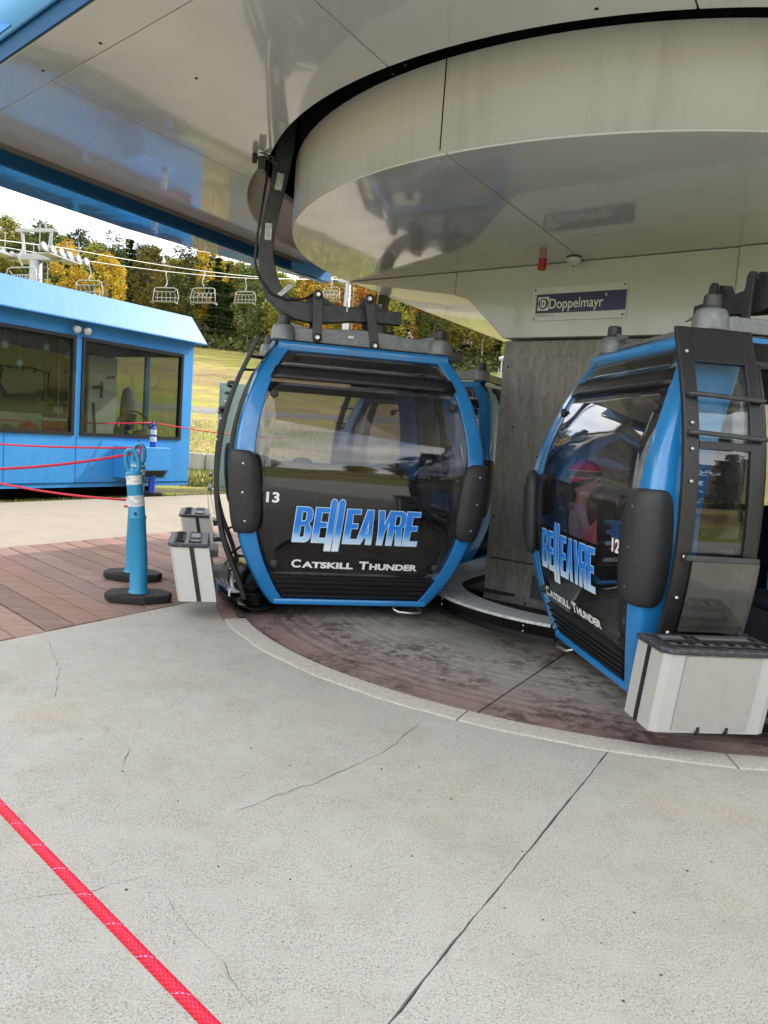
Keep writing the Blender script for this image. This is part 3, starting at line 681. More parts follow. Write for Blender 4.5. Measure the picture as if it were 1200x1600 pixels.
# screw heads on the soffit
mb = MB()
for (u_, o_) in ((-3.70, 1.95), (-3.62, 2.55), (-3.2, 1.75), (-2.82, .66), (-2.88, .55), (-1.4, 2.56), (-1.2, 2.72), (-3.9, .9), (-3.95, 0), (-3.0, -.5), (-3.05, -1.2)):
    w = sp(u_, o_, ZS); mb.lathe([(.010, 0), (.010, -.003), (.004, -.006), (0, -.006)], 8, (w.x, w.y, ZS))
mb.build('screw_heads', M['black'], st)['kind'] = 'stuff'
# support beam under the drum, skewed as seen; local frame along its front face
BA = Vector((.5, 7.03)); BD = Vector((.79, -.61)).normalized(); BN = Vector((-BD.y, BD.x))   # BN points away from the viewer
if BN.y < 0: BN = -BN
def bp(s_, z, d=0.0): p_ = BA+BD*s_+BN*d; return Vector((p_.x-C0.x, p_.y-C0.y, z))
def beam_panel(poly, name='beam_panel', m='cladding', d0=0, d1=.9):
    mb = MB(); mb.prism(poly, lambda a, b: bp(a, b, d1), lambda a, b: bp(a, b, d0)); mb.build(name, M[m], st, bevel=.003, seg=1)
beam_panel([(-1.29, 2.876), (-.003, 2.676), (-.003, 2.876)])
beam_panel([(.003, 2.876), (.003, 2.676), (.13, 2.645), (.53, 2.28), (2.392, 2.272), (2.392, 2.876)])
beam_panel([(2.398, 2.876), (2.398, 2.272), (2.7, 2.275), (3.1, 2.65), (4.3, 2.876)], d0=-.02)
# ------------------------------------------------------------------ column, sign, small fittings
mb = MB(); poly = [(.535, 0), (2.45, 0), (2.45, .8), (.535, .8)]
def cp(s_, d, z): p_ = BA+BD*s_+BN*d; return Vector((p_.x, p_.y, z))
cb = Vector(cp(1.45, .4, 0))
colm = tag(empty('concrete_column', cb), 'rough board-marked concrete column under the station beam', 'column')
def cpl(s_, d, z): return cp(s_, d, z)-cb
for z0, z1 in ((-.1, .34), (.347, 2.268)):
    mb = MB(); mb.prism([(.50, .09), (2.42, .09), (2.42, .82), (.50, .82)], lambda a, b: cpl(a, b, z0), lambda a, b: cpl(a, b, z1)); mb.build('shaft', M['column'], colm, bevel=.012)
mb = MB(); mb.prism([(1.0, .02), (1.6, .02), (1.6, .12), (1.0, .12)], lambda a, b: cpl(a, b, .07), lambda a, b: cpl(a, b, .26)); mb.build('junction_box', M['interior'], colm, bevel=.008)
# sign
sg = tag(empty('doppelmayr_sign'.replace('doppelmayr_', 'maker_'), cp(1.2, -.012, 2.55), math.atan2(BD.y, BD.x)), 'white and navy sign with white lettering fixed to the beam', 'sign')
mb = MB(); mb.box((0, .004, 0), (.822, .008, .277)); mb.build('plate', M['sign_white'], sg, bevel=.002)
mb = MB(); mb.box((.017, -.0025, .0), (.772, .003, .155)); mb.build('navy_field', M['navy'], sg)
for sx, sz in ((-.385, .115), (.385, .118), (-.385, -.118), (.385, -.115)):
    mb = MB(); mb.lathe([(.008, 0), (.008, .004), (.003, .006), (0, .006)], 8, (sx, 0, sz), Matrix.Rotation(R(90), 3, 'X')); mb.build('screw', M['iron'], sg)
def text_mesh(s, size, sx=1.0, offset=0.0, spacing=1.0, shear=0, align='LEFT'):
    cu = bpy.data.curves.new('t', 'FONT'); cu.body = s; cu.size = size; cu.offset = offset; cu.space_character = spacing; cu.align_x = align; cu.shear = shear; cu.fill_mode = 'FRONT'; cu.resolution_u = 4
    ob = bpy.data.objects.new('t', cu); col.objects.link(ob)
    bpy.context.view_layer.update()
    me = bpy.data.meshes.new_from_object(ob.evaluated_get(bpy.context.evaluated_depsgraph_get())); bpy.data.objects.remove(ob); bpy.data.curves.remove(cu)
    for v in me.vertices: v.co.x *= sx
    return me
def fit(me, x0, x1):
    xs = [v.co.x for v in me.vertices]; a, b = min(xs), max(xs)
    for v in me.vertices: v.co.x = x0+(v.co.x-a)/(b-a)*(x1-x0)
    return me
def upright(me, f_, name='lettering'):
    for v in me.vertices: v.co = Vector(f_(v.co.x, v.co.y))
    return me
tm = fit(text_mesh('Doppelmayr', .115, offset=.0008), -.245, .22); upright(tm, lambda x, y: (x, -.0055, y-.042)); link('lettering', tm, sg, M['white_print'])
tm = fit(text_mesh('®', .035), .228, .25); upright(tm, lambda x, y: (x, -.0055, y+.035)); link('lettering', tm, sg, M['white_print'])
tm = fit(text_mesh('www.doppelmayr.com', .02), -.372, -.20); upright(tm, lambda x, y: (x, -.0015, y-.102)); link('lettering', tm, sg, M['navy'])
mb = MB(); mb.box((-.302, -.005, 0), (.098, .002, .11)); mb.build('emblem_field', M['white_print'], sg)
mb = MB(); mb.lathe([(.046, 0), (.046, .0015), (0, .0015)], 28, (-.302, -.006, 0), Matrix.Rotation(R(90), 3, 'X')); mb.build('emblem_disc', M['navy'], sg)
dpts = [(-.012, -.034), (-.012, .034)]+[(.0+.024*math.sin(a), .034*math.cos(a)) for a in [math.pi*k/12 for k in range(13)]]
mb = MB(); mb.prism([(-.302+a+.002, b) for a, b in dpts], lambda a, b: Vector((a, -.0076, b)), lambda a, b: Vector((a, -.009, b))); mb.box((-.324, -.0083, 0), (.008, .0014, .062)); mb.build('emblem_letter', M['white_print'], sg)
mb = MB(); mb.prism([(-.302+a*.35+.004, b*.45) for a, b in dpts], lambda a, b: Vector((a, -.0092, b)), lambda a, b: Vector((a, -.0098, b))); mb.build('emblem_letter', M['navy'], sg)
# red lamp and round detector hanging from the drum underside
def at_ud(s_, d): p_ = BA+BD*s_+BN*d; return (p_.x, p_.y, ZD)
rl = tag(empty('beacon_lamp', at_ud(.93, -.16)), 'small red cylindrical beacon lamp hanging under the drum by the sign', 'lamp')
mb = MB(); mb.lathe([(.030, 0), (.030, -.004), (.033, -.006), (.033, -.075), (.031, -.078), (.031, -.088), (.012, -.09), (0, -.085)], 20); mb.build('lens', M['red_lamp'], rl, smooth=False, bevel=.002)
mb = MB(); mb.lathe([(.034, 0), (.034, -.012), (0, -.012)], 20); mb.build('collar', M['red_lamp'], rl)
dt = tag(empty('smoke_detector', at_ud(1.19, -.13)), 'round pale detector on the drum underside beside the red lamp', 'detector')
mb = MB(); mb.lathe([(.062, 0), (.062, -.008), (.058, -.01), (0, -.01)], 28); mb.build('base', M['black'], dt)
mb = MB(); mb.lathe([(.060, -.010), (.060, -.022), (.050, -.045), (.024, -.052), (.022, -.064), (.010, -.068), (0, -.068)], 28); mb.build('housing', M['white_pl'], dt, smooth=True)
mb = MB(); mb.lathe([(.008, -.068), (.008, -.074), (0, -.076)], 12); mb.build('sensor', M['black'], dt)
# guide ring round the column
gr = tag(empty('guide_ring', (C0.x, C0.y, 0)), 'low galvanised guide ring with black skirt curving round the column foot', 'guide rail')
segs = [-8, -5, -2.5, -.3, R(44), R(93.5), R(140), math.pi, math.pi+3, math.pi+7]
for t0, t1 in zip(segs, segs[1:]):
    n = 3 if (t1 <= 0 or t0 >= math.pi) else 18; e0 = t0+.006; e1 = t1-.006
    A = arcpts(1.47, e0, e1, n); B_ = arcpts(1.16, e0, e1, n); C_ = arcpts(1.45, e0, e1, n); D_ = arcpts(1.33, e0, e1, n)
    mb = MB(); mb.grid([[sp(*p_, z) for p_ in Q] for Q, z in ((B_, .10), (B_, .135), (A, .150), (A, .128), (C_, .128))]); mb.build('top_plate', M['galv'], gr, recalc=False)
    mb = MB(); mb.grid([[sp(*p_, z) for p_ in Q] for Q, z in ((C_, .128), (D_, .02), (D_, -.04))]); mb.build('skirt', M['black'], gr, recalc=False)
    mb = MB()
    for fq in (.15, .85):
        q = C_[int(fq*n)]
        for zz in (.10, .06): w = sp(q[0]*.995, q[1]*.995, zz); mb.lathe([(.006, -.01), (.006, .01), (0, .012)], 6, w, Matrix.Rotation(R(90), 3, 'X'))
    mb.build('bolts', M['bolt'], gr)['kind'] = 'stuff'
fl = MB().prism([(-.2, -1.15), (8, -1.15), (8, 1.15), (-.2, 1.15)], lambda a, b: sp(a, b, .03), lambda a, b: sp(a, b, .06)); fl.build('service_tray', M['iron'], gr)

# ------------------------------------------------------------------ gondola cabin
HL = .80
HW = smooth_tab([(.07, .595), (.16, .665), (.25, .720), (.40, .795), (.55, .850), (.70, .885), (.90, .912), (1.10, .918), (1.30, .905), (1.50, .868), (1.70, .808), (1.85, .738), (1.98, .64)])
BU = smooth_tab([(.07, .095), (.25, .165), (.45, .225), (.70, .272), (.95, .292), (1.15, .288), (1.40, .238), (1.70, .13), (1.98, 0.0)])
def hw(z): return interp(HW, z)
def fy(z, x=0): return -(HL+interp(BU, z)) + .022*(abs(x)/1.0)**3
def face_pt(x, z, d=0): return Vector((x, fy(z, x)-d, z))
zs_all = lambda a, b, n: [a+(b-a)*k/n for k in range(n+1)]
def flip(me_fn, s):  # rotate about z by pi for the far face
    return (lambda v: v) if s > 0 else (lambda v: Vector((-v.x, -v.y, v.z)))
def face_sheet(name, z0, z1, inset, mat_, parent, s, nx=12, nz=10, d=.0, thick=.008, smooth=True):
    T = flip(None, s); rows = []
    for z in zs_all(z0, z1, nz):
        w = hw(z)-inset; rows.append([T(face_pt(-w+2*w*k/nx, z, d)) for k in range(nx+1)])
    mb = MB(); mb.grid(rows); return mb.build(name, mat_, parent, smooth=smooth, solid=thick)
# letters of the big logo, drawn as outlines (unit: 1/1080 of the word's width)
def arc(cx, cy, rx, ry, a0, a1, n=6): return [(cx+rx*math.cos(R(a0+(a1-a0)*k/n)), cy+ry*math.sin(R(a0+(a1-a0)*k/n))) for k in range(n+1)]
LB = [[(0, 0), (88, 0)]+arc(92, 48, 48, 48, -80, 10)+[(140, 92)]+arc(92, 96, 46, 44, 10, 60)+[(108, 142)]+arc(90, 188, 46, 44, -40, 0)+arc(88, 217, 48, 48, 10, 90)+[(0, 265)], [(50, 34), (50, 128), (74, 128)]+arc(74, 112, 18, 16, 80, 0, 3)+arc(74, 50, 18, 16, 0, -90, 3), [(50, 158), (50, 232), (72, 232)]+arc(72, 216, 18, 16, 80, 0, 3)+arc(72, 174, 18, 16, 0, -90, 3)]
LE = [[(0, 0), (124, 0), (124, 34), (52, 34), (52, 120), (104, 120), (104, 155), (52, 155), (52, 231), (114, 231), (114, 265), (0, 265)]]
LA = [[(0, 0), (44, 0), (58, 50), (80, 50), (79, 0), (126, 0), (104, 265), (50, 265)], [(66, 80), (72, 192), (80, 192), (81, 80)]]
LA = [[(0, 0), (40, 0), (60, 52), (84, 52), (84, 0), (130, 0), (110, 265), (58, 265)], [(67, 84), (86, 196), (90, 84)]]
LY = [[(18, 0), (64, 0), (66, 96), (124, 265), (92, 265), (58, 150), (44, 265), (-6, 265), (18, 100)]]
LR = [[(0, 0), (48, 0), (48, 118), (66, 118), (82, 0), (130, 0), (112, 138)]+arc(96, 180, 44, 40, -50, 0, 4)+arc(94, 217, 46, 48, 10, 90)+[(0, 265)], [(48, 152), (48, 232), (76, 232)]+arc(76, 216, 18, 16, 80, 0, 3)+arc(76, 168, 18, 16, 0, -90, 3)]
LS = [[(0, -62), (50, -62), (50, 300)]+arc(25, 300, 25, 34, 0, 180, 10)]
WORD = [(LB, 78), (LE, 236), (LS, 352), (LS, 418), (LE, 496), (LA, 606), (LY, 766), (LR, 864), (LE, 1006)]
def logo_mesh(off):
    sc = 1/1000; bm = bmesh.new()
    for L_, x0 in WORD:
        cu = bpy.data.curves.new('l', 'CURVE'); cu.dimensions = '2D'; cu.fill_mode = 'FRONT'; cu.offset = off
        for i, loop in enumerate(L_):
            area = sum(a[0]*b[1]-b[0]*a[1] for a, b in zip(loop, loop[1:]+loop[:1]))
            lp = loop if (area > 0) == (i == 0) else loop[::-1]
            lp = lp[::-1]
            s_ = cu.splines.new('POLY'); s_.points.add(len(lp)-1); s_.use_cyclic_u = True
            for p_, (x, y) in zip(s_.points, lp): p_.co = ((x+x0+.083*y-600)*.00087-.03, y*.00096+.012, 0, 1)
        ob = bpy.data.objects.new('l', cu); col.objects.link(ob); bpy.context.view_layer.update()
        me = bpy.data.meshes.new_from_object(ob.evaluated_get(bpy.context.evaluated_depsgraph_get())); bpy.data.objects.remove(ob); bpy.data.curves.remove(cu)
        bm.from_mesh(me); bpy.data.meshes.remove(me)
    me = bpy.data.meshes.new('logo'); bm.to_mesh(me); bm.free(); return me
def slice_mesh(me, step=.03):
    bm = bmesh.new(); bm.from_mesh(me); ys = [v.co.y for v in bm.verts]; y = min(ys)+step
    while y < max(ys):
        g_ = bm.verts[:]+bm.edges[:]+bm.faces[:]; bmesh.ops.bisect_plane(bm, geom=g_, plane_co=(0, y, 0), plane_no=(0, 1, 0)); y += step
    bm.to_mesh(me); bm.free(); return me
def wrap(me, z0, dist, s):
    T = flip(None, s)
    for v in me.vertices: v.co = T(face_pt(v.co.x, v.co.y+z0, dist))
    me.update(); return me
def shift(me, s):
    if s < 0:
        for v in me.vertices: v.co.x -= .085
def make_cabin():
    c = empty('gondola_cabin')
    P = M
    for s in (1, -1):
        T = flip(None, s)
        # corner posts
        for sx in (-1, 1):
            rows = []
            for z in zs_all(.075, 1.985, 34):
                w = hw(z); f = fy(z, w); m_ = .115+.02*math.sin(math.pi*(z-.07)/1.9)
                prof = [(w-m_, f+.03), (w-m_, f-.012), (w-.035, f-.010), (w-.012, f+.006), (w, f+.035), (w+.004, f+.10), (w+.002, f+.26), (w-.03, f+.275), (w-.035, f+.05)]
                rows.append([T(Vector((sx*a, b, z))) for a, b in prof])
            mb = MB(); mb.grid(rows, close=True); n = 9
            mb.f.append(tuple(range(n))); mb.mi.append(0); L = len(mb.v); mb.f.append(tuple(range(L-n, L))); mb.mi.append(0)
            mb.build('corner_post', P['blue'], c, bevel=.006)
            # bumper pad wrapping the corner
            rows = []; zc, hz = .905, .285
            for k in range(25):
                a = math.pi*k/24; z = zc-hz*math.cos(a); q = max(.0, math.sin(a))**.6
                w = hw(z); f = fy(z, w); ww = .135*q; th = .035*min(1, q*1.3)
                rows.append([T(Vector((sx*x_, y_, z))) for x_, y_ in ((w-.055-ww*1.0, f-.010), (w-.06-ww*.88, f-.018-th*.85), (w-.055-ww*.4, f-.02-th), (w-.045, f-.02-th), (w-.005+th*.3, f-.012-th*.6), (w+.012+th*.5, f+.02), (w+.008+th*.4, f+.03+ww*.55), (w, f+.035+ww*.7))])
            mb = MB(); mb.grid(rows); b = mb.build('bumper', P['rubber'], c, smooth=True, solid=.012)
            mb = MB()
            for dz in (-.2, 0, .2):
                z = zc+dz; w = hw(z); p_ = T(Vector((sx*(w-.06), fy(z, w)-.058, z))); mb.lathe([(.007, -.004), (.007, .004), (0, .005)], 8, p_, Matrix.Rotation(R(90)*s, 3, 'X'))
            mb.build('rivets', P['bolt'], b)['kind'] = 'stuff'
        # window, panels
        face_sheet('window', .305, 1.715, .12, P['glass_dk'], c, s, nz=24)
        face_sheet('upper_window', 1.805, 1.925, .105, P['glass_dk'], c, s, nz=3)
        face_sheet('header_bar', 1.715, 1.80, .11, P['black'], c, s, nz=3, d=.004, thick=.016)
        face_sheet('lower_panel', .305, .84, .125, P['blackgloss'], c, s, nz=16, d=-.016)
        face_sheet('vent_backing', .12, .31, .12, P['black_r'], c, s, nz=3, d=-.012)
        for k in range(5):
            z = .135+k*.036; w = hw(z)-.13; rows = []
            for dz, dd in ((0, .0), (.012, .014), (.02, .012), (.024, 0)): rows.append([T(face_pt(-w+2*w*i/8, z+dz, dd)) for i in range(9)])
            MB().grid(rows).build('vent_slat', P['black'], c)
        # top and bottom rails
        rows = []
        for i in range(9):
            x = -.64+1.28*i/8; rows.append([T(Vector((x, fy(1.96)-dy, z))) for dy, z in ((.014, 1.925), (.016, 1.975), (-.005, 1.993), (-.06, 1.993), (-.06, 1.925))])
        MB().grid(rows, close=True).build('top_rail', P['blue'], c, bevel=.006)
        rows = []
        for i in range(9):
            x = -.575+1.15*i/8; rows.append([T(Vector((x, fy(.1)-dy, z))) for dy, z in ((.012, .078), (.016, .10), (.012, .122), (-.05, .122), (-.05, .078))])
        MB().grid(rows, close=True).build('bottom_rail', P['blue'], c, bevel=.006)
        # glass clamps
        for x, z in ((-.66, 1.60), (.66, 1.60), (-.60, .40), (.60, .40), (.30, 1.64)):
            if x == .30: continue
            p_ = T(face_pt(x, z, .012)); mb = MB(); mb.lathe([(.026, -.012), (.030, 0), (.026, .012), (.012, .016), (0, .016)], 16, p_, Matrix.Rotation(R(90)*s, 3, 'X'))
            q = T(face_pt(x*1.13, z+.05, -.03)); mb.tube([p_+Vector((0, .02*s, 0)), q], .008, 6); mb.build('glass_clamp', P['rubber'], c, smooth=False)
        # logo
        me = slice_mesh(logo_mesh(.0045)); shift(me, s); wrap(me, .555, .0085, s); link('logo_outline', me, c, P['logo_line'])
        me = slice_mesh(logo_mesh(-.0005)); shift(me, s); wrap(me, .555, .0105, s); link('logo_lettering', me, c, P['logo'])
        bits = (('C', .083, 0), ('ATSKILL', .062, 0), ('T', .083, 0), ('HUNDER', .062, 0))
        x = -.475
        for (tx, sz, _), wd in zip(bits, (.068, .375, .070, .365)):
            me = text_mesh(tx, sz, offset=.0028); fit(me, x, x+wd); x += wd+(.008 if tx != 'ATSKILL' else .045)
            slice_mesh(me, .02); shift(me, s); wrap(me, .375, .0095, s); link('caption', me, c, P['white_print'])
        # small sticker by the vents
        me = fit(text_mesh('CWA', .02), .50, .545)
        for v in me.vertices: pass
        bpy.data.meshes.remove(me)
        # bench, backrest, headrests
        mb = MB(); rows = []
        for k in range(2): pass
        mb.box((0, -.60*s, .43), (1.42, .52, .06)); mb.build('bench_seat', P['seat'], c, bevel=.02)
        mb = MB(); mb.box((0, -.50*s, .26), (1.2, .30, .28)); mb.build('bench_box', P['interior'], c, bevel=.01)
        mb = MB(); m_ = Matrix.Rotation(R(9)*s, 3, 'X'); mb.box((0, -.945*s, .75), (1.62, .05, .60), m_); mb.build('bench_back', P['black_r'], c)
        for x in (-.62, -.21, .21, .62):
            mb = MB(); rows = []
            for k in range(13):
                a = math.pi*k/12; z = 1.045-.145*math.cos(a); w = .125*max(.02, math.sin(a))**.55
                rows.append([T(Vector((x+w*math.cos(b), -.975+.025*math.sin(b), z-.09))) for b in [2*math.pi*j/14 for j in range(14)]])
            mb.grid(rows, close=True); mb.build('headrest', P['black_r'], c, smooth=True)
    # inner side wall
    def side_sheet(name, x_sgn, z0, z1, y0, y1, mt, dx=0, nz=10, th=.008):
        rows = []
        for z in zs_all(z0, z1, nz): rows.append([Vector((x_sgn*(hw(z)+dx), y0+(y1-y0)*k/4, z)) for k in range(5)])
        return MB().grid(rows).build(name, mt, c, smooth=True, solid=th)
    side_sheet('side_window', 1, 1.05, 1.78, -.84, -.01, M['glass_dk'], -.01); side_sheet('side_window', 1, 1.05, 1.78, .01, .84, M['glass_dk'], -.01)
    side_sheet('side_panel', 1, .12, 1.05, -.82, .82, M['blackgloss'], -.008); side_sheet('side_mullion', 1, .12, 1.95, -.03, .03, M['black'], .0, th=.03)
    side_sheet('side_header', 1, 1.78, 1.97, -.80, .80, M['black'], -.01, 4, .02)
    for sy in (-1, 1):
        side_sheet('door_jamb', -1, .10, 1.95, sy*.50, sy*.56, M['black'], -.02, 14, .05)
        side_sheet('fixed_side_glass', -1, .95, 1.80, sy*.56, sy*.82, M['glass_dk'], -.02)
        side_sheet('fixed_side_panel', -1, .12, .95, sy*.56, sy*.82, M['blackgloss'], -.02)
    side_sheet('door_header', -1, 1.82, 1.97, -.80, .80, M['black'], -.01, 4, .03)
    # side rails, roof, floor
    for sx in (-1, 1):
        mb = MB(); mb.box((sx*.64, 0, 1.958), (.05, 1.50, .06)); mb.build('side_rail', M['blue'], c, bevel=.008)
        mb = MB(); mb.box((sx*.57, 0, .10), (.05, 1.66, .05)); mb.build('side_sill', M['blue'], c, bevel=.006)
    rows = []
    for k in range(9):
        x = -.66+1.32*k/8; rows.append([Vector((x, y, 2.0+.02*(1-(x/.66)**2)-(0 if abs(y) < .7 else .03))) for y in (-.80, -.7, 0, .7, .80)])
    MB().grid(rows).build('roof', M['black_r'], c, smooth=True, solid=.02)
    rows = []
    for k in range(5):
        x = -.6+1.2*k/4; rows.append([Vector((x, y, 1.925)) for y in (-.74, 0, .74)])
    MB().grid(rows).build('ceiling_liner', M['interior'], c, solid=.01)
    mb = MB(); mb.box((0, 0, .135), (1.20, 1.62, .03)); mb.build('floor_panel', M['black_r'], c)
    mb = MB(); mb.box((0, 0, .075), (1.0, 1.45, .07)); mb.box((-.2, 0, .03), (.10, 1.3, .05)); mb.box((.2, 0, .03), (.10, 1.3, .05)); mb.build('chassis', M['black'], c, bevel=.015)
    # black curved kick shell at the door side
    rows = []
    for k in range(17):
        y = -.86+1.72*k/16; e = (abs(y)/.86)**4*.16; rows.append([Vector((-.60, y, .125)), Vector((-.92+e, y, .13)), Vector((-1.0+e, y, .105)), Vector((-.99+e, y, .05)), Vector((-.86+e, y, .015)), Vector((-.55, y, .04))])
    MB().grid(rows).build('sill_shell', M['blackgloss'], c, smooth=True, solid=.01)
    # steel hooks under the inner corners
    for s in (-1, 1):
        y = s*-.86; pts = [(.36, y, .10), (.34, y-.02*s, .05), (.37, y-.05*s, .035), (.48, y-.07*s, .03), (.55, y-.05*s, .03), (.565, y, .035), (.55, y+.05*s, .05), (.53, y+.06*s, .10)]
        MB().tube(pts, .011, 8).build('step_loop', M['bolt'], c, smooth=True)
    # open door leaves with ski box, rack panel and guard bars
    LX = smooth_tab([(.10, .785), (.30, .86), (.50, .945), (.73, 1.005), (.93, 1.028), (1.18, 1.022), (1.42, .99), (1.66, .925), (1.90, .825), (1.99, .79)])
    lx = lambda z: -interp(LX, z)
    for sy in (-1, 1):
        d = MB()
        y0, y1 = sy*.595, sy*.985
        def band(za, zb, ya, yb, th=.035, n=20, dx=0):
            rows = []
            for z in zs_all(za, zb, n): x = lx(z)+dx; rows.append([Vector((x-th/2, ya, z)), Vector((x-th/2, yb, z)), Vector((x+th/2, yb, z)), Vector((x+th/2, ya, z))])
            m_ = MB(); m_.grid(rows, close=True); m_.f += [(0, 1, 2, 3), (len(m_.v)-4, len(m_.v)-3, len(m_.v)-2, len(m_.v)-1)]; m_.mi += [0, 0]; return m_
        yo = sy*.985; yi = sy*.595
        dr = band(.12, 1.985, yo-sy*.075, yo).build('door_leaf', M['black'], c, bevel=.006)
        dr2 = band(.12, 1.985, yi, yi+sy*.06).build('door_stile', M['black'], dr, bevel=.006)
        band(1.815, 1.985, yi+sy*.06, yo-sy*.075).build('door_top_rail', M['black'], dr, bevel=.004)
        band(1.405, 1.44, yi+sy*.06, yo-sy*.075, n=2).build('door_mid_rail', M['black'], dr)
        band(.12, .20, yi+sy*.06, yo-sy*.075, n=2).build('door_bottom_rail', M['black'], dr)
        band(1.44, 1.815, yi+sy*.06, yo-sy*.075, .008).build('door_upper_glass', M['glass_cl'], dr, smooth=False)
        band(.90, 1.405, yi+sy*.06, yo-sy*.075, .008).build('door_lower_glass', M['glass_dk'], dr, smooth=False)
        band(.20, .90, yi+sy*.06, yo-sy*.075, .01).build('door_panel', M['blackgloss'], dr, smooth=False)
        band(.885, .91, yi-sy*.0, yo-sy*.03, .03, 2, -.045).build('rack_rail', M['iron'], dr, bevel=.003)
        band(.54, .885, yi-sy*.0, yo-sy*.06, .008, 8, -.06).build('rack_panel', M['glass_sm'], dr)
        for zz in (1.655, 1.475):
            m_ = MB(); xx = lx(zz); m_.tube([(xx, yo-sy*.02, zz), (xx-.045, yo-sy*.03, zz), (xx-.05, yo-sy*.07, zz), (xx-.05, yi+sy*.04, zz-.01), (xx-.045, yi+sy*.0, zz-.01), (xx, yi-sy*.0, zz-.01)], .012, 8); m_.build('guard_bar', M['iron'], dr, smooth=True)
        # hinge arms and pins along the edge
        m_ = MB()
        for zz in (1.87, .16): m_.tube([(lx(zz), yi+sy*.1, zz), (-hw(zz)+.02, yi+sy*.02, zz)], .012, 6)
        for zz in (.40,): m_.tube([(lx(zz), yi+sy*.1, zz), (-hw(zz)+.02, yi, zz+.08)], .010, 6)
        m_.build('door_linkage', M['iron'], dr)['kind'] = 'stuff'
        m_ = MB()
        for zz in (.17, .25, .31, .34, .52, .70, .90, 1.25, 1.40, 1.52, 1.65, 1.86): m_.lathe([(.009, 0), (.009, .008), (.004, .012), (0, .012)], 8, (lx(zz)-.02, yo-sy*.035, zz), Matrix.Rotation(R(-90), 3, 'Y'))
        
        m_.build('door_pins', M['bolt'], dr)['kind'] = 'stuff'
        m_ = MB(); m_.box((-.90, yo-sy*.05, .165), (.012, .06, .05)); m_.build('door_label', M['sign_white'], dr)
        # ski box
        bx0, bx1 = -1.315, -1.06; ya, yb = sy*.585, sy*1.13; zt, zb = .515, .135; sh = .07
        def bpnt(x, y, z): return Vector((x+sh*(zt-z)/(zt-zb), y, z))
        def plan(i=0, flare=0): ch = .03; yy = sorted((ya, yb)); return [(bx0-i, yy[0]+ch), (bx0-i, yy[1]-ch), (bx0+ch*.55, yy[1]+i), (bx1, yy[1]+i), (bx1, yy[0]-i), (bx0+ch*.55, yy[0]-i)]
        pl = plan(); bm_ = MB(); bm_.grid([[bpnt(x, y, z) for x, y in pl] for z in (zb, zt)], close=True); bm_.f.append(tuple(range(6))); bm_.mi.append(0)
        sb = bm_.build('ski_box', M['alu_lt'], c, solid=.006)
        m_ = MB(); yy = sorted((ya, yb)); m_.prism([(yy[0]+.095, zb+.012), (yy[1]-.095, zb+.012), (yy[1]-.095, zt-.012), (yy[0]+.095, zt-.012)], lambda a, b: bpnt(bx0-.0045, a, b), lambda a, b: bpnt(bx0-.009, a, b)); m_.build('front_sheet', M['alu'], sb)
        for ye in (yy[0]-.004, yy[1]+.004):
            m_ = MB(); m_.prism([(bx0+.125, zb), (bx0+.155, zb), (bx0+.155, zt), (bx0+.125, zt)], lambda a, b: bpnt(a, ye-.003, b), lambda a, b: bpnt(a, ye+.003, b)); m_.build('end_strap', M['black'], sb)
        # black moulded tray with pockets
        tp = plan(.018); m_ = MB(); m_.prism(tp, lambda a, b: Vector((a, b, zt-.006)), lambda a, b: Vector((a, b, zt+.022))); tr = m_.build('tray', M['tray'], sb, bevel=.008)
        L_ = yy[1]-yy[0]
        for k in range(4):
            yc = yy[0]+L_*(.16+.225*k); m_ = MB(); m_.tube([(bx0+.025, yc-.052, zt+.026), (bx0+.028, yc+.03, zt+.026), (bx0+.05, yc+.052, zt+.026), (bx0+.085, yc+.055, zt+.026), (bx0+.088, yc-.045, zt+.026), (bx0+.07, yc-.055, zt+.026)], .006, 6, closed=True); m_.build('pocket_rim', M['black'], sb)
            m_ = MB(); m_.box((bx0+.056, yc, zt+.0235), (.045, .085, .004)); m_.build('pocket', M['tray_in'], sb)
            m_ = MB(); m_.box((bx0+.056, yc, zt+.027), (.04, .022, .006)); m_.build('pocket_brush', M['void'], sb)
        for k, (ca, cl) in enumerate(((.20, .14), (.66, .28))):
            yc = yy[0]+L_*ca if sy < 0 else yy[1]-L_*ca; m_ = MB(); h_ = cl*.5; m_.tube([(bx0+.125, yc-h_, zt+.026), (bx0+.125, yc+h_, zt+.026), (bx0+.20, yc+h_, zt+.026), (bx0+.20, yc-h_, zt+.026)], .007, 6, closed=True); m_.build('pocket_rim', M['black'], sb)
            m_ = MB(); m_.box((bx0+.162, yc, zt+.0235), (.06, cl-.02, .004)); m_.build('pocket', M['tray_in'], sb)
        m_ = MB()
        for yq in (.35, .60): m_.box((bx0+sh-.008, yy[0]+L_*yq, zb+.01), (.02, .012, .04))
        m_.build('bottom_clips', M['black'], sb)['kind'] = 'stuff'
        m_ = MB(); m_.box((-1.02, (ya+yb)/2, .45), (.06, .3, .05)); m_.box((-.98, (ya+yb)/2, .30), (.10, .3, .04)); m_.build('box_bracket', M['iron'], sb)
    # suspension frame on the roof
    AY = -HL+.22; NB = -HL+.12
    m_ = MB(); rows = []
    for k in range(13):
        x = -.60+1.18*k/12; h_ = .095+.03*math.exp(-((x)/.3)**2); w_ = .03
        rows.append([Vector((x, NB-w_, 2.01)), Vector((x, NB-w_, 2.01+h_)), Vector((x, NB+w_, 2.01+h_)), Vector((x, NB+w_, 2.01))])
    fr = m_.grid(rows, close=True).build('suspension_frame', M['galv_dk'], c, bevel=.006)
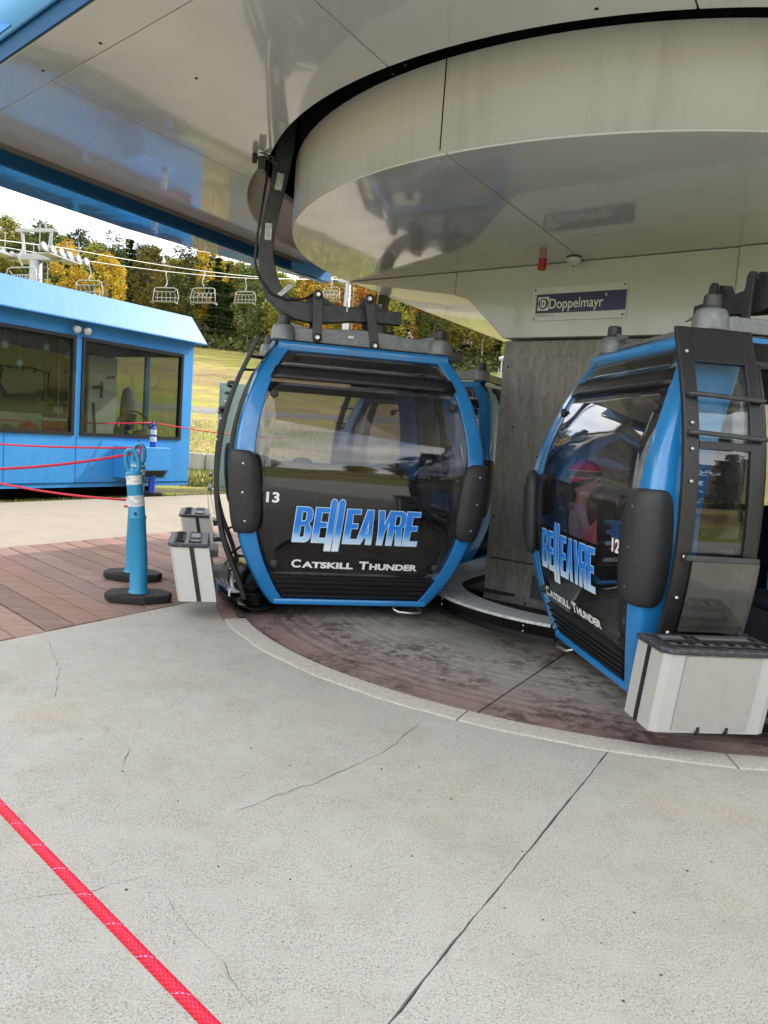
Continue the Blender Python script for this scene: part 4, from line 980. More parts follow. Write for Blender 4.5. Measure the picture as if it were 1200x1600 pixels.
    m_ = MB(); m_.box((0, HL-.12, 2.03), (1.18, .05, .05)); m_.box((-.59, 0, 2.05), (.06, 1.30, .08)); m_.box((.59, 0, 2.05), (.06, 1.30, .08)); m_.build('frame_rails', M['galv_dk'], fr, bevel=.006)
    for sx in (-1, 1):
        for sy in (-1, 1):
            p_ = Vector((sx*.60, sy*(HL-.10), 0))
            m_ = MB(); m_.lathe([(.085, 2.0), (.092, 2.01), (.086, 2.08), (.074, 2.11), (.070, 2.115), (.0, 2.118)], 24, p_); m_.build('guide_roller', M['galv_dk'], fr, smooth=False, bevel=.003)
            m_ = MB(); m_.lathe([(.050, 2.115), (.050, 2.125), (.046, 2.13), (.044, 2.185), (.036, 2.192), (0, 2.194)], 20, p_); m_.build('roller_cap', M['iron'], fr, smooth=False, bevel=.003)
            m_ = MB(); m_.prism([(.05, 0), (.26, 0), (.05, .05)], lambda a, b: Vector((sx*(.60-a), sy*(HL-.10)-.006, 2.09+b)), lambda a, b: Vector((sx*(.60-a), sy*(HL-.10)+.006, 2.09+b))); m_.build('gusset', M['galv_dk'], fr)
            m_ = MB(); m_.lathe([(.05, 1.975), (.055, 2.0), (0, 2.0)], 16, p_); m_.build('roller_mount', M['rubber'], fr)
    # hanger arm: flat curved blade
    cl = [(-.63, 3.70, .03), (-.64, 3.58, .060), (-.655, 3.38, .064), (-.685, 3.15, .058), (-.72, 2.95, .053), (-.745, 2.78, .05), (-.752, 2.62, .053), (-.728, 2.47, .064), (-.68, 2.36, .068), (-.60, 2.285, .068), (-.50, 2.245, .070), (-.38, 2.235, .072), (-.25, 2.245, .068), (-.10, 2.255, .055), (.05, 2.26, .050), (.18, 2.262, .050), (.30, 2.262, .050)]
    m_ = MB(); rows = []
    for i, (x, z, w_) in enumerate(cl):
        a_ = cl[max(i-1, 0)]; b_ = cl[min(i+1, len(cl)-1)]; t = Vector((b_[0]-a_[0], 0, b_[1]-a_[1])).normalized(); n_ = Vector((-t.z, 0, t.x)); p_ = Vector((x, AY, z))
        rows.append([p_+n_*w_+Vector((0, -.045, 0)), p_+n_*w_+Vector((0, .045, 0)), p_-n_*w_+Vector((0, .045, 0)), p_-n_*w_+Vector((0, -.045, 0))])
    m_.grid(rows, close=True); L = len(m_.v); m_.f += [(0, 1, 2, 3), (L-4, L-3, L-2, L-1)]; m_.mi += [0, 0]
    arm = m_.build('hanger_arm', M['iron'], c, bevel=.008)
    # a lug plate bridging the two pin heads (scalloped top)
    lug = [(-.44, 2.24), (-.44, 2.33), (-.40, 2.385), (-.35, 2.395), (-.30, 2.36), (-.22, 2.315), (-.12, 2.30), (-.04, 2.325), (.0, 2.385), (.04, 2.395), (.09, 2.36), (.20, 2.30), (.22, 2.24)]
    m_ = MB(); m_.prism(lug, lambda a, b: Vector((a, AY-.03, b)), lambda a, b: Vector((a, AY+.03, b))); m_.build('lug_plate', M['iron'], arm, bevel=.004)
    for (xa, za, xb, zb_) in ((-.365, 2.355, -.352, 2.045), (.02, 2.365, .085, 2.025)):
        for yy_ in (NB-.045, AY+.075):
            m_ = MB(); d_ = Vector((xb-xa, 0, zb_-za)); t = d_.normalized(); n_ = Vector((t.z, 0, -t.x)); w_ = .034
            pts = [Vector((xa, yy_, za))+n_*w_*math.cos(a)-t*w_*math.sin(a) for a in [math.pi*k/8 for k in range(9)]]+[Vector((xb, yy_, zb_))-n_*w_*math.cos(a)+t*w_*math.sin(a) for a in [math.pi*k/8 for k in range(9)]]
            n = len(pts); m_.add(pts+[p_+Vector((0, .016, 0)) for p_ in pts], [tuple(range(n)), tuple(range(2*n-1, n-1, -1))]+[(i, (i+1) % n, n+(i+1) % n, n+i) for i in range(n)]); ln = m_.build('link', M['iron'], arm, bevel=.002, seg=1)
            for (x_, z_) in ((xa, za), (xb, zb_)):
                m_ = MB(); m_.lathe([(.034, -.008), (.034, .012), (.026, .016), (.012, .018), (0, .018)], 16, (x_, yy_, z_), Matrix.Rotation(R(90), 3, 'X')); m_.build('bushing', M['rubber'], ln)
                m_ = MB(); m_.lathe([(.020, .014), (.020, .024), (.014, .028), (0, .028)], 6, (x_, yy_, z_), Matrix.Rotation(R(90), 3, 'X')); m_.build('bolt', M['bolt'], ln)
    m_ = MB(); m_.tube([(-.2, AY, 2.03), (.0, AY, 2.09), (.25, AY, 2.16)], .012, 8); m_.build('damper', M['iron'], arm)
    # grip lever, cable and plates
    m_ = MB(); m_.tube([(-.76, AY-.06, 3.30), (-.80, AY-.06, 2.95), (-.825, AY-.06, 2.72), (-.83, AY-.06, 2.55), (-.79, AY-.06, 2.44), (-.70, AY-.06, 2.34), (-.58, AY-.06, 2.31), (-.45, AY-.06, 2.33), (-.38, AY-.06, 2.38)], .009, 8); m_.build('cable', M['black'], arm, smooth=True)
    for (x_, z_, a_) in ((-.685, 3.14, 8), (-.745, 2.78, 0)):
        m_ = MB(); m_.box((x_, AY-.05, z_), (.05, .012, .12), Matrix.Rotation(R(a_), 3, 'Y')); m_.build('plate', M['galv'], arm, bevel=.003)
    m_ = MB(); m_.box((-.60, AY-.055, 2.375), (.035, .02, .13), Matrix.Rotation(R(45), 3, 'Y')); m_.build('plate', M['galv'], arm, bevel=.003)
    m_ = MB(); m_.tube([(-.70, AY-.05, 3.26), (-.80, AY-.05, 3.30), (-.86, AY-.05, 3.28)], .010, 8); m_.tube([(-.73, AY-.06, 3.22), (-.74, AY-.06, 3.30), (-.86, AY-.06, 3.33)], .007, 6); m_.box((-.82, AY-.06, 3.24), (.05, .04, .08)); m_.build('grip_lever', M['iron'], arm)
    m_ = MB(); m_.lathe([(.034, -.018), (.038, 0), (.034, .018), (0, .018)], 16, (-.87, AY-.05, 3.28), Matrix.Rotation(R(90), 3, 'Y')); m_.build('grip_roller', M['rubber'], arm)
    m_ = MB(); m_.box((-.13, AY-.062, 2.30), (.010, .02, .07)); m_.box((-.13, AY-.066, 2.335), (.018, .02, .02)); m_.build('antenna', M['white_pl'], arm)
    m_ = MB(); m_.box((-.10, NB-.034, 2.075), (.04, .004, .016)); m_.build('type_plate', M['white_print'], fr)
    return c
cab = make_cabin()
def cabin_number(c, txt):
    for s in (1, -1):
        me = text_mesh(txt, .098, offset=.003); x0 = -.685 if s > 0 else .575        # door side is local -x: from outside the near face it is at the left, on the far face at the right
        fit(me, x0, x0+.092); wrap(me, .845, .0095, s)
        link('cabin_number', me, c, M['white_print'])
def place_cab(c, F, a, flip_):
    A = R(a); n = Vector((-math.sin(A), math.cos(A))); ctr = Vector(F)+n*HL
    c.location = (ctr.x, ctr.y, 0); c.rotation_euler = (0, 0, A+(math.pi if flip_ else 0))
GC = 'gondola cabins turning through the station'
cab2 = copy_tree(cab); cab3 = copy_tree(cab)
for ch_ in kids(cab2):
    if ch_.name.startswith('bench_back') and sum(v.co.y for v in ch_.data.vertices) > 0:
        ch_.data = ch_.data.copy()
        for v in ch_.data.vertices:
            if v.co.z > .8: v.co.z -= .27
    if ch_.name.startswith('hanger_arm'): ch_.location.y += .86
    if ch_.name.startswith('headrest'):
        n_ = len(ch_.data.vertices); cx_ = sum(v.co.x for v in ch_.data.vertices)/n_; cy_ = sum(v.co.y for v in ch_.data.vertices)/n_
        if cy_ > 0 and cx_ > .4: ch_.location.x += .20; ch_.location.z += .08
        elif cy_ > 0 and cx_ > .1: bpy.data.objects.remove(ch_)
place_cab(cab, (-.225, 5.70), 13, False); place_cab(cab2, (1.422, 4.545), -82.9, True); place_cab(cab3, (.35, 8.23), -30, False)
cabin_number(cab, '13'); cabin_number(cab2, '12')
tag(cab, 'blue and black gondola numbered 13 with both doors open, facing the viewer', 'gondola', GC)
tag(cab2, 'blue and black gondola numbered 12 with two passengers inside', 'gondola', GC)
tag(cab3, 'blue gondola mostly hidden behind gondola 13 beside the concrete column', 'gondola', GC)

# ------------------------------------------------------------------ passengers in cabin 12
def skin_chain(name, verts, edges, radii, mt, parent, levels=2):
    me = bpy.data.meshes.new(name); me.from_pydata([tuple(v) for v in verts], edges, []); me.update()
    o = bpy.data.objects.new(name, me); col.objects.link(o); o.parent = parent; me.materials.append(mt)
    md = o.modifiers.new('skin', 'SKIN'); md.use_smooth_shade = True
    for i, v in enumerate(me.skin_vertices[0].data):
        r_ = radii[i]; v.radius = (r_, r_) if isinstance(r_, (int, float)) else r_; v.use_root = (i == 0)
    sb = o.modifiers.new('sub', 'SUBSURF'); sb.levels = levels; sb.render_levels = levels
    return o
def head_mesh(mb, c, h, face):
    """egg-shaped head with brow, nose, lips, chin and ears; c centre, h half height, face = unit vector it looks along"""
    f = Vector(face).normalized(); side = Vector((0, 0, 1)).cross(f).normalized(); up = f.cross(side) if False else Vector((0, 0, 1)); up = (up-f*up.dot(f)).normalized()
    n, m = 28, 22; rows = []
    for i in range(m+1):
        th = math.pi*i/m; z = -math.cos(th); r_ = math.sin(th); row = []
        for k in range(n):
            a = 2*math.pi*k/n; x = r_*math.cos(a)*.86; y = r_*math.sin(a)*.70
            if z < 0: x *= 1+.08*z; y *= 1+.24*z
            if x < 0: x *= 1.06
            if x > 0:
                g_ = lambda yc, zc, sy_, sz_: math.exp(-((y-yc)/sy_)**2-((z-zc)/sz_)**2)
                x += .20*g_(0, -.14, .11, .13)+.05*g_(0, .02, .09, .14)-.07*g_(.22, .02, .13, .09)-.07*g_(-.22, .02, .13, .09)+.04*g_(0, .18, .4, .08)+.05*g_(0, -.42, .17, .05)+.04*g_(0, -.52, .16, .05)+.07*g_(0, -.78, .2, .14)-.03*g_(0, -.47, .2, .02)
            row.append(Vector(c)+(f*x+side*y+up*z)*h)
        rows.append(row)
    mb.grid(rows, close=True)
    for sd_ in (-1, 1):
        mb.lathe([(.0, -.03), (.10*h/.115, -.01), (.14*h/.115*.9, .02), (.08*h/.115, .03), (0, .02)], 10, Vector(c)+side*sd_*h*.70-f*h*.05, Matrix((f*1.0, up*1.5, side*sd_)).transposed() @ Matrix.Scale(.13, 3) if False else Matrix((f*.14, up*.22, side*sd_*.5)).transposed())
def hand(mb_parent, wrist, dirv, sc, mt, parent):
    d_ = Vector(dirv).normalized(); s_ = d_.cross(Vector((0, 0, 1))).normalized(); dn = Vector((0, 0, -1))
    V = [wrist, wrist+d_*.05*sc, wrist+d_*.085*sc]; E = [(0, 1), (1, 2)]; Rr = [.022*sc, (.033*sc, .016*sc), (.033*sc, .014*sc)]
    for k, ln in enumerate((.06, .07, .066, .05)):
        o_ = s_*(k-1.5)*.018*sc; b0 = len(V); V += [wrist+d_*.10*sc+o_, wrist+d_*(.10+ln*.5)*sc+o_+dn*.008*sc, wrist+d_*(.10+ln*.85)*sc+o_+dn*.028*sc]; E += [(2, b0), (b0, b0+1), (b0+1, b0+2)]; Rr += [.009*sc, .0085*sc, .0075*sc]
    b0 = len(V); V += [wrist+d_*.045*sc-s_*.035*sc, wrist+d_*.085*sc-s_*.045*sc+dn*.015*sc]; E += [(1, b0), (b0, b0+1)]; Rr += [.011*sc, .009*sc]
    return V, E, Rr
def person(label, base, face, scale, top, hairmat, hat, cat='person', lean=0.0):
    """seated figure; base = point on the bench under the hips (cabin-2 world), face = direction it faces"""
    f = Vector(face).normalized(); s_ = Vector((0, 0, 1)).cross(f).normalized(); up = Vector((0, 0, 1)); root = empty('person', base)
    k = scale
    def q(a, b, c_): return f*a*k+s_*b*k+up*c_*k
    L = lean
    hip = q(0, 0, .09); waist = q(.02+L*.2, 0, .25); chest = q(.03+L*.6, 0, .44); neck0 = q(.02+L, 0, .57); neck = q(.03+L*1.1, 0, .63); head = q(.05+L*1.25, 0, .755)
    V = [hip, waist, chest, neck0, neck, q(.04+L*1.2, 0, .70)]; E = [(0, 1), (1, 2), (2, 3), (3, 4), (4, 5)]; Rr = [(.15*k, .11*k), (.125*k, .095*k), (.15*k, .105*k), (.085*k, .065*k), .05*k, .052*k]
    body_V = list(V); body_E = list(E); body_R = [r_ if isinstance(r_, float) else tuple(x*.9 for x in r_) for r_ in Rr]
    jacket = (list(V[:4]), list(E[:3]), list(Rr[:4]))
    wr = []
    for sd_ in (-1, 1):
        sh = q(.02+L*.95, sd_*.165, .515); el = q(.06+L*.6, sd_*.215, .27); w_ = q(.27+L*.3, sd_*.10, .20)
        b0 = len(body_V); body_V += [sh, el, w_]; body_E += [(2, b0), (b0, b0+1), (b0+1, b0+2)]; body_R += [.045*k, .036*k, .024*k]
        b0 = len(jacket[0]); jacket[0].extend([sh, q(.04+L*.8, sd_*.20, .40), el, q(.16+L*.45, sd_*.16, .235), w_]); jacket[1].extend([(2, b0), (b0, b0+1), (b0+1, b0+2), (b0+2, b0+3), (b0+3, b0+4)]); jacket[2].extend([.068*k, .058*k, .052*k, .046*k, .038*k])
        hv, he, hr = hand(None, w_, f-up*.2, k, None, None); b1 = len(body_V); body_V += hv[1:]; body_E += [((b0*0+len(body_V)-len(hv)) if False else (b1-1 if a == 0 else b1+a-1), b1+b-1) for a, b in he]; body_R += hr[1:]
        kn = q(.44, sd_*.11, .10); an = q(.46, sd_*.11, -.30); toe = q(.60, sd_*.12, -.345)
        b0 = len(body_V); body_V += [q(.1, sd_*.09, .08), kn, an, toe]; body_E += [(0, b0), (b0, b0+1), (b0+1, b0+2), (b0+2, b0+3)]; body_R += [.075*k, .052*k, .034*k, .028*k]
    body = skin_chain('body', body_V, body_E, body_R, M['skin'], root, 1)
    skin_chain(top[1], jacket[0], jacket[1], jacket[2], top[0], root, 2)
    TV = [q(0, 0, .16), hip]; TE = [(0, 1)]; TR = [(.135*k, .10*k), (.16*k, .12*k)]
    for sd_ in (-1, 1):
        b0 = len(TV); TV += [q(.1, sd_*.09, .08), q(.25, sd_*.105, .10), q(.44, sd_*.11, .10), q(.45, sd_*.11, -.08), q(.46, sd_*.11, -.29)]; TE += [(1, b0), (b0, b0+1), (b0+1, b0+2), (b0+2, b0+3), (b0+3, b0+4)]; TR += [.09*k, .08*k, .066*k, .056*k, .046*k]
        mb = MB(); sh_ = [(.40, -.335), (.42, -.30), (.50, -.295), (.60, -.325), (.64, -.345), (.64, -.37), (.40, -.37)]
        mb.prism(sh_, lambda a, b: q(a, sd_*.12-.045, b), lambda a, b: q(a, sd_*.12+.045, b)); mb.build('shoe', M['black_r'], root, bevel=.012)
    skin_chain('trousers', TV, TE, TR, M['denim'], root, 2)
    mb = MB(); fd = (f-up*(.05+abs(L)*.9)).normalized(); hh = .118*k; head_mesh(mb, head, hh, fd); hd = mb.build('head', M['skin'], root, smooth=True)
    side = Vector((0, 0, 1)).cross(fd).normalized(); hup = (up-fd*up.dot(fd)).normalized()
    mb = MB()
    for sd_ in (-1, 1): mb.lathe([(0, -.011*k), (.010*k, -.006*k), (.012*k, 0), (.010*k, .006*k), (0, .011*k)], 10, head+(fd*.79+side*sd_*.24+hup*.03)*hh)
    mb.build('eyes', M['hair_d'], hd, smooth=True)
    mb = MB(); mb.tube([head+(fd*.84+side*x+hup*(-.47+.4*x*x))*hh for x in (-.2, -.1, 0, .1, .2)], .005*k, 6); mb.build('mouth', M['cooler_red'], hd)
    # hair: shell over back and top, hanging behind
    def shell(zmin, grow, mt, name, n=26, m=16, tilt=.35, back=0):
        rows = []
        ax = (hup+fd*(-tilt)).normalized(); ay = side; axx = ay.cross(ax).normalized()
        if axx.dot(fd) < 0: axx = -axx
        for i in range(m+1):
            th = math.pi*(1-i/m*zmin); z = -math.cos(th); r_ = math.sin(th); rows.append([head+(axx*r_*math.cos(a)*(.90+grow)+ay*r_*math.sin(a)*(.76+grow)+ax*z*(1.02+grow))*hh for a in [2*math.pi*j/n for j in range(n)]])
        mb = MB(); mb.grid(rows, close=True); return mb.build(name, mt, root, smooth=True, solid=.006)
    shell(.56, .05, hairmat, 'hair', tilt=.75)
    mb = MB(); mb.tube([head+(-fd*.75+hup*.1)*hh, head+(-fd*.95-hup*.5)*hh, head+(-fd*.85-hup*1.25)*hh, head+(-fd*.8-hup*1.9)*hh], [.05*k, .06*k, .045*k, .015*k], 10); mb.build('hair_tail', hairmat, root, smooth=True)
    if hat: 
        h_ = shell(.50, .14, hat, 'beanie', tilt=.45)
    tag(root, label, cat); return root, head, hh, fd, side, hup, q
def ex_hat(nt, b, t, noise, ramp, mixc, c):
    g_ = nt.nodes.new('ShaderNodeTexCoord'); sp_ = nt.nodes.new('ShaderNodeSeparateXYZ'); nt.links.new(g_.outputs['Generated'], sp_.inputs[0])
    cr = nt.nodes.new('ShaderNodeValToRGB'); cr.color_ramp.interpolation = 'CONSTANT'; e = cr.color_ramp.elements; nt.links.new(sp_.outputs[2], cr.inputs[0])
    e[0].position = 0; e[0].color = (.85, .08, .18, 1); e[1].position = .22; e[1].color = (.95, .50, .45, 1)
    for p_, cc in ((.26, (.20, .17, .18)), (.52, (.95, .50, .45)), (.56, (.75, .07, .20)), (.8, (.45, .12, .50))): x = e.new(p_); x.color = (*cc, 1)
    nt.links.new(cr.outputs[0], b.inputs['Base Color'])
M['hat'] = mat('beanie_knit', rough=.9, bump=(90, .6, .004), extra=ex_hat)
A2 = R(-82.9); e2 = Vector((math.cos(A2), math.sin(A2), 0)); n2 = Vector((-math.sin(A2), math.cos(A2), 0)); F2 = Vector((1.422, 4.545, 0))
def in2(X, Y, z): p_ = F2+e2*X+n2*Y; return Vector((p_.x, p_.y, z))
ad = person('passenger in a striped pink beanie and lilac jacket, sitting upright in gondola 12', in2(-.56, .05, .46), n2*1+e2*.15, .94, (M['jacket'], 'jacket'), M['hair_d'], M['hat'], lean=-.10)
root, head, hh, fd, sd_, hu, q = ad
mb = MB(); mb.tube([q(-.08, .10, .56), q(-.02, .15, .60), q(.08, .15, .52), q(.12, .14, .38), q(.06, .13, .24)], .016, 8); mb.tube([q(-.08, -.10, .56), q(-.02, -.15, .60), q(.08, -.15, .52), q(.12, -.14, .38), q(.06, -.13, .24)], .016, 8); mb.build('pack_strap', M['strap'], root, smooth=True)
ch = person('child with brown hair and pink patterned top leaning forward in gondola 12', in2(-.32, -.06, .47), n2*1-e2*.10, .76, (M['pink'], 'hoodie'), M['hair_b'], None, lean=.07)

# ------------------------------------------------------------------ operator hut
HA = Vector((-3.93, 15.0)); HD = Vector((-.52, -.85)).normalized(); HN = Vector((.85, -.52)).normalized()  # HD runs to the left along the wall, HN out of the wall
hut = tag(empty('operator_hut', (HA.x, HA.y, 0)), 'bright blue operator hut with sloped roof edge and wide black framed windows', 'hut')
def hp(s_, d, z): p_ = HD*s_+HN*d; return Vector((p_.x, p_.y, z))
def hbox(mb, s0, s1, d0, d1, z0, z1): mb.prism([(s0, d0), (s1, d0), (s1, d1), (s0, d1)], lambda a, b: hp(a, b, z0), lambda a, b: hp(a, b, z1)); return mb
S1 = 7.6; DD = -3.0
zb, w0, w1, zt_ = .13, 1.01, 2.66, 2.95
mb = MB()
for s0, s1, z0, z1 in ((0, S1, zb, w0), (0, S1, w1, zt_), (0, .25, w0, w1), (2.515, 2.625, w0, w1), (5.1, 5.2, w0, w1), (7.45, S1, w0, w1)): hbox(mb, s0, s1, -.12, 0, z0, z1)
mb.build('front_wall', M['hut'], hut)
mb = MB()  # end wall (far right end) with a window
for d0, d1, z0, z1 in ((-.12, DD, zb, w0), (-.12, DD, w1, zt_), (-.12, -.30, w0, w1), (-2.3, DD, w0, w1)): hbox(mb, 0.0, .10, d1, d0, z0, z1)
hbox(mb, .0, .10, -1.28, -1.22, w0, w1)
mb.build('end_wall', M['hut'], hut)
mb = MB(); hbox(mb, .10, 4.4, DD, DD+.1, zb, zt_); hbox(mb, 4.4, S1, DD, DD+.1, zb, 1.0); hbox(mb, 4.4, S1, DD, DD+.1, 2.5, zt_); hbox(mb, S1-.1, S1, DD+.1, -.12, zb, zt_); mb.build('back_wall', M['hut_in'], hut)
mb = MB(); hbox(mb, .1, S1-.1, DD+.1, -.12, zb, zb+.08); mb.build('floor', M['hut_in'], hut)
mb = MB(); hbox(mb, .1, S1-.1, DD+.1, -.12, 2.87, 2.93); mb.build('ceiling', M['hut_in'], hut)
mb = MB(); hbox(mb, 1.9, 2.02, DD+.1, -1.3, zb, 2.87); mb.build('partition', M['hut_in'], hut)
mb = MB(); hbox(mb, -.004, S1+.004, -.004, .012, .20, .215); mb.build('base_seam', M['band'], hut)
mb = MB(); hbox(mb, .6, S1-.3, -2.4, -.3, -.10, .13); mb.build('skid', M['void'], hut)
mb = MB()
for s_ in (1.26, 2.57, 3.85, 5.15, 6.4): hbox(mb, s_-.0025, s_+.0025, 0, .004, .225, w0-.02)
mb.build('wall_seam', M['band'], hut)['kind'] = 'stuff'
mb = MB()
for k in range(52): w_ = hp(.15+k*.14, .003, .27); mb.lathe([(.008, 0), (.006, .004), (0, .005)], 6, w_, HN.to_3d().to_track_quat('Z', 'Y').to_matrix())
mb.build('wall_rivets', M['hut'], hut)['kind'] = 'stuff'
# roof: mansard edge
def ring(off, z): e_ = off*.35-.02; return [hp(-e_, off, z), hp(S1+off, off, z), hp(S1+off, DD-off, z), hp(-e_, DD-off, z)]
mb = MB(); mb.grid([ring(.02, 2.90), ring(.27, 2.88), ring(.275, 2.90), ring(-.06, 3.40)], close=True); mb.f.append((12, 13, 14, 15)); mb.mi.append(0); mb.build('roof', M['hut_roof'], hut, recalc=False)
mb = MB(); mb.grid([ring(.262, 2.885), ring(.283, 2.875), ring(.283, 2.895), ring(.268, 2.905)], close=True); mb.build('eave_trim', M['hut_roof'], hut)
for s0, s1 in ((.255, 2.51), (2.63, 5.095), (5.205, 7.445)):
    f_ = MB(); t = .055
    for a, b, z0, z1 in ((s0, s1, w0, w0+t), (s0, s1, w1-t, w1), (s0, s0+t, w0+t, w1-t), (s1-t, s1, w0+t, w1-t)): hbox(f_, a, b, -.07, .022, z0, z1)
    fo = f_.build('window', M['black'], hut)
    mb = MB(); hbox(mb, s0+t, s1-t, -.035, -.027, w0+t, w1-t); mb.build('pane', M['glass_hut'], fo)
f_ = MB()
for d0, d1, z0, z1 in ((-.30, -2.3, w0, w0+.04), (-.30, -2.3, w1-.04, w1)): hbox(f_, .02, .08, d1, d0, z0, z1)
fo = f_.build('window', M['black'], hut); mb = MB(); hbox(mb, .045, .052, -2.3, -.30, w0+.04, w1-.04); mb.build('pane', M['glass_hut'], fo)
# wall box with louvred underside
mb = MB(); mb.prism([(0, .30), (.34, .30), (.46, .46), (.46, .87), (0, .87)], lambda a, b: hp(.92, a, b), lambda a, b: hp(1.80, a, b)); ac = mb.build('air_unit', M['hut'], hut, bevel=.01)
mb = MB(); mb.prism([(.36, .335), (.45, .455), (.455, .45), (.365, .33)], lambda a, b: hp(.98, a, b), lambda a, b: hp(1.74, a, b)); mb.build('louvre', M['black'], ac)
fl_ = empty('floodlight', HA.to_3d()+hp(2.60, .02, 2.78)); tag(fl_, 'white twin floodlight on the hut wall between two windows', 'floodlight')
mb = MB(); mb.box((0, 0, 0), (.08, .06, .08)); mb.build('mount', M['white_pl'], fl_, bevel=.01)
for sx in (-1, 1):
    mb = MB(); mb.lathe([(.02, -.07), (.05, -.05), (.065, .03), (.06, .045), (0, .04)], 16, Vector((HD.x*-sx*.10+HN.x*.08, HD.y*-sx*.10+HN.y*.08, -.02)), (HN.to_3d()*.85+Vector((0, 0, -.5))).to_track_quat('Z', 'Y').to_matrix()); mb.build('lamp_head', M['white_pl'], fl_, smooth=True)
# things in the hut
def hutthing(name, s_, d, z, label, cat, group=None): return tag(empty(name, HA.to_3d()+hp(s_, d, z), math.atan2(HD.y, HD.x)+math.pi), label, cat, group)
# local frame of hutthing: x to the right along the wall, y into the room, z up
wb = hutthing('whiteboard', 1.39, -.9, .9, 'pale cabinet door with dark handles standing inside the right hut window', 'cabinet')
mb = MB(); mb.box((0, 0, .78), (.62, .06, 1.56)); mb.build('panel', M['paper'], wb, bevel=.01)
mb = MB(); mb.box((-.05, -.05, .95), (.04, .03, .30)); mb.box((-.13, -.06, 1.0), (.22, .03, .05), Matrix.Rotation(R(-15), 3, 'Y')); mb.box((.14, -.06, 1.2), (.16, .03, .05), Matrix.Rotation(R(-15), 3, 'Y')); mb.box((-.18, -.04, .35), (.04, .03, .7), Matrix.Rotation(R(-6), 3, 'Y')); mb.build('handle', M['iron'], wb)
fan = hutthing('floor_fan', 1.02, -.45, 1.08, 'large round black drum fan behind the right hut window', 'fan')
mb = MB(); mb.tube([(.42*math.cos(a), 0, .42*math.sin(a)) for a in [2*math.pi*k/36 for k in range(36)]], .02, 8, closed=True); mb.build('ring', M['black'], fan)
mb = MB()
for k in range(24): a = 2*math.pi*k/24; mb.tube([(.08*math.cos(a), -.03, .08*math.sin(a)), (.42*math.cos(a+.25), 0, .42*math.sin(a+.25))], .003, 4)
mb.tube([(.25*math.cos(a), -.02, .25*math.sin(a)) for a in [2*math.pi*k/30 for k in range(30)]], .003, 4, closed=True); mb.build('grille', M['iron'], fan)
mb = MB()
for k in range(4):
    a = k*math.pi/2; mb.prism([(.06, -.05), (.36, -.14), (.38, .10), (.06, .05)], lambda x, y: Vector((x*math.cos(a)-y*math.sin(a), .08+.15*y, x*math.sin(a)+y*math.cos(a))), lambda x, y: Vector((x*math.cos(a)-y*math.sin(a), .09+.15*y, x*math.sin(a)+y*math.cos(a))))
mb.build('blade', M['interior'], fan)
cl_ = hutthing('cooler', 2.84, -.35, 1.02, 'red cooler with a pale lid inside the left hut window', 'cooler')
mb = MB(); mb.box((0, 0, .10), (.42, .3, .2)); mb.build('body', M['cooler_red'], cl_, bevel=.02)
mb = MB(); mb.box((0, 0, .225), (.45, .32, .05)); mb.box((-.235, 0, .1), (.03, .24, .2)); mb.build('lid', M['hut_green'], cl_, bevel=.015)
bg_ = hutthing('red_bag', 3.22, -.35, 1.02, 'crumpled red bag by the left hut window sill', 'bag')
mb = MB(); mb.lathe([(.10, 0), (.17, .03), (.15, .10), (.08, .15), (0, .16)], 9, (0, 0, 0)); mb.build('body', M['cooler_red'], bg_, bevel=.01)
bh = hutthing('green_cloth', 3.6, -.35, 1.02, 'dark green cloth bundle at the left hut window sill', 'cloth')
mb = MB(); mb.lathe([(.12, 0), (.13, .05), (.07, .10), (0, .12)], 7, (0, 0, 0)); mb.build('bundle', mat('green_cloth', (.01, .09, .05), .9), bh, bevel=.01)
dk = hutthing('desk_panel', 3.16, -.8, .9, 'pale green desk panel inside the left hut window', 'desk')
mb = MB(); mb.box((0, 0, .2), (.95, .05, .45)); mb.build('panel', M['hut_green'], dk, bevel=.01)
M['locker'] = mat('locker_dark_green', (.05, .07, .06), .5)
gp = hutthing('grey_locker', 2.84, -1.4, .2, 'dark grey-green locker behind the left hut window', 'locker')
mb = MB(); mb.box((0, 0, 1.2), (1.0, .5, 2.4)); mb.build('body', M['locker'], gp, bevel=.01)
mb = MB(); mb.box((.25, -.26, 1.35), (.10, .02, .14)); mb.box((.25, -.26, .95), (.10, .02, .08)); mb.build('plate', M['hut_in'], gp)
pd = hutthing('pale_door', 1.78, -1.8, .2, 'pale interior door with a small dark window in the hut', 'door')
mb = MB(); mb.box((0, 0, 1.2), (.34, .05, 1.9)); mb.build('leaf', M['hut_green'], pd)
mb = MB(); mb.box((.03, -.04, 1.45), (.10, .02, .4)); mb.build('window_slot', M['black'], pd)
pb = hutthing('control_box', 2.58, -.5, 1.42, 'small grey control box on a thin pole behind the left hut window', 'control box')
mb = MB(); mb.box((0, 0, 0), (.14, .07, .11)); mb.build('box', M['cabinet'], pb, bevel=.006)
mb = MB(); mb.tube([(0, 0, -.35), (0, 0, 1.25)], .008, 6); mb.build('pole', M['tower'], pb)
strp = hutthing('window_post', 2.61, -.14, 1.02, 'narrow pale post just inside the left hut window', 'post')
mb = MB(); mb.box((0, 0, .72), (.06, .03, 1.4)); mb.build('strip', M['hut_green'], strp)
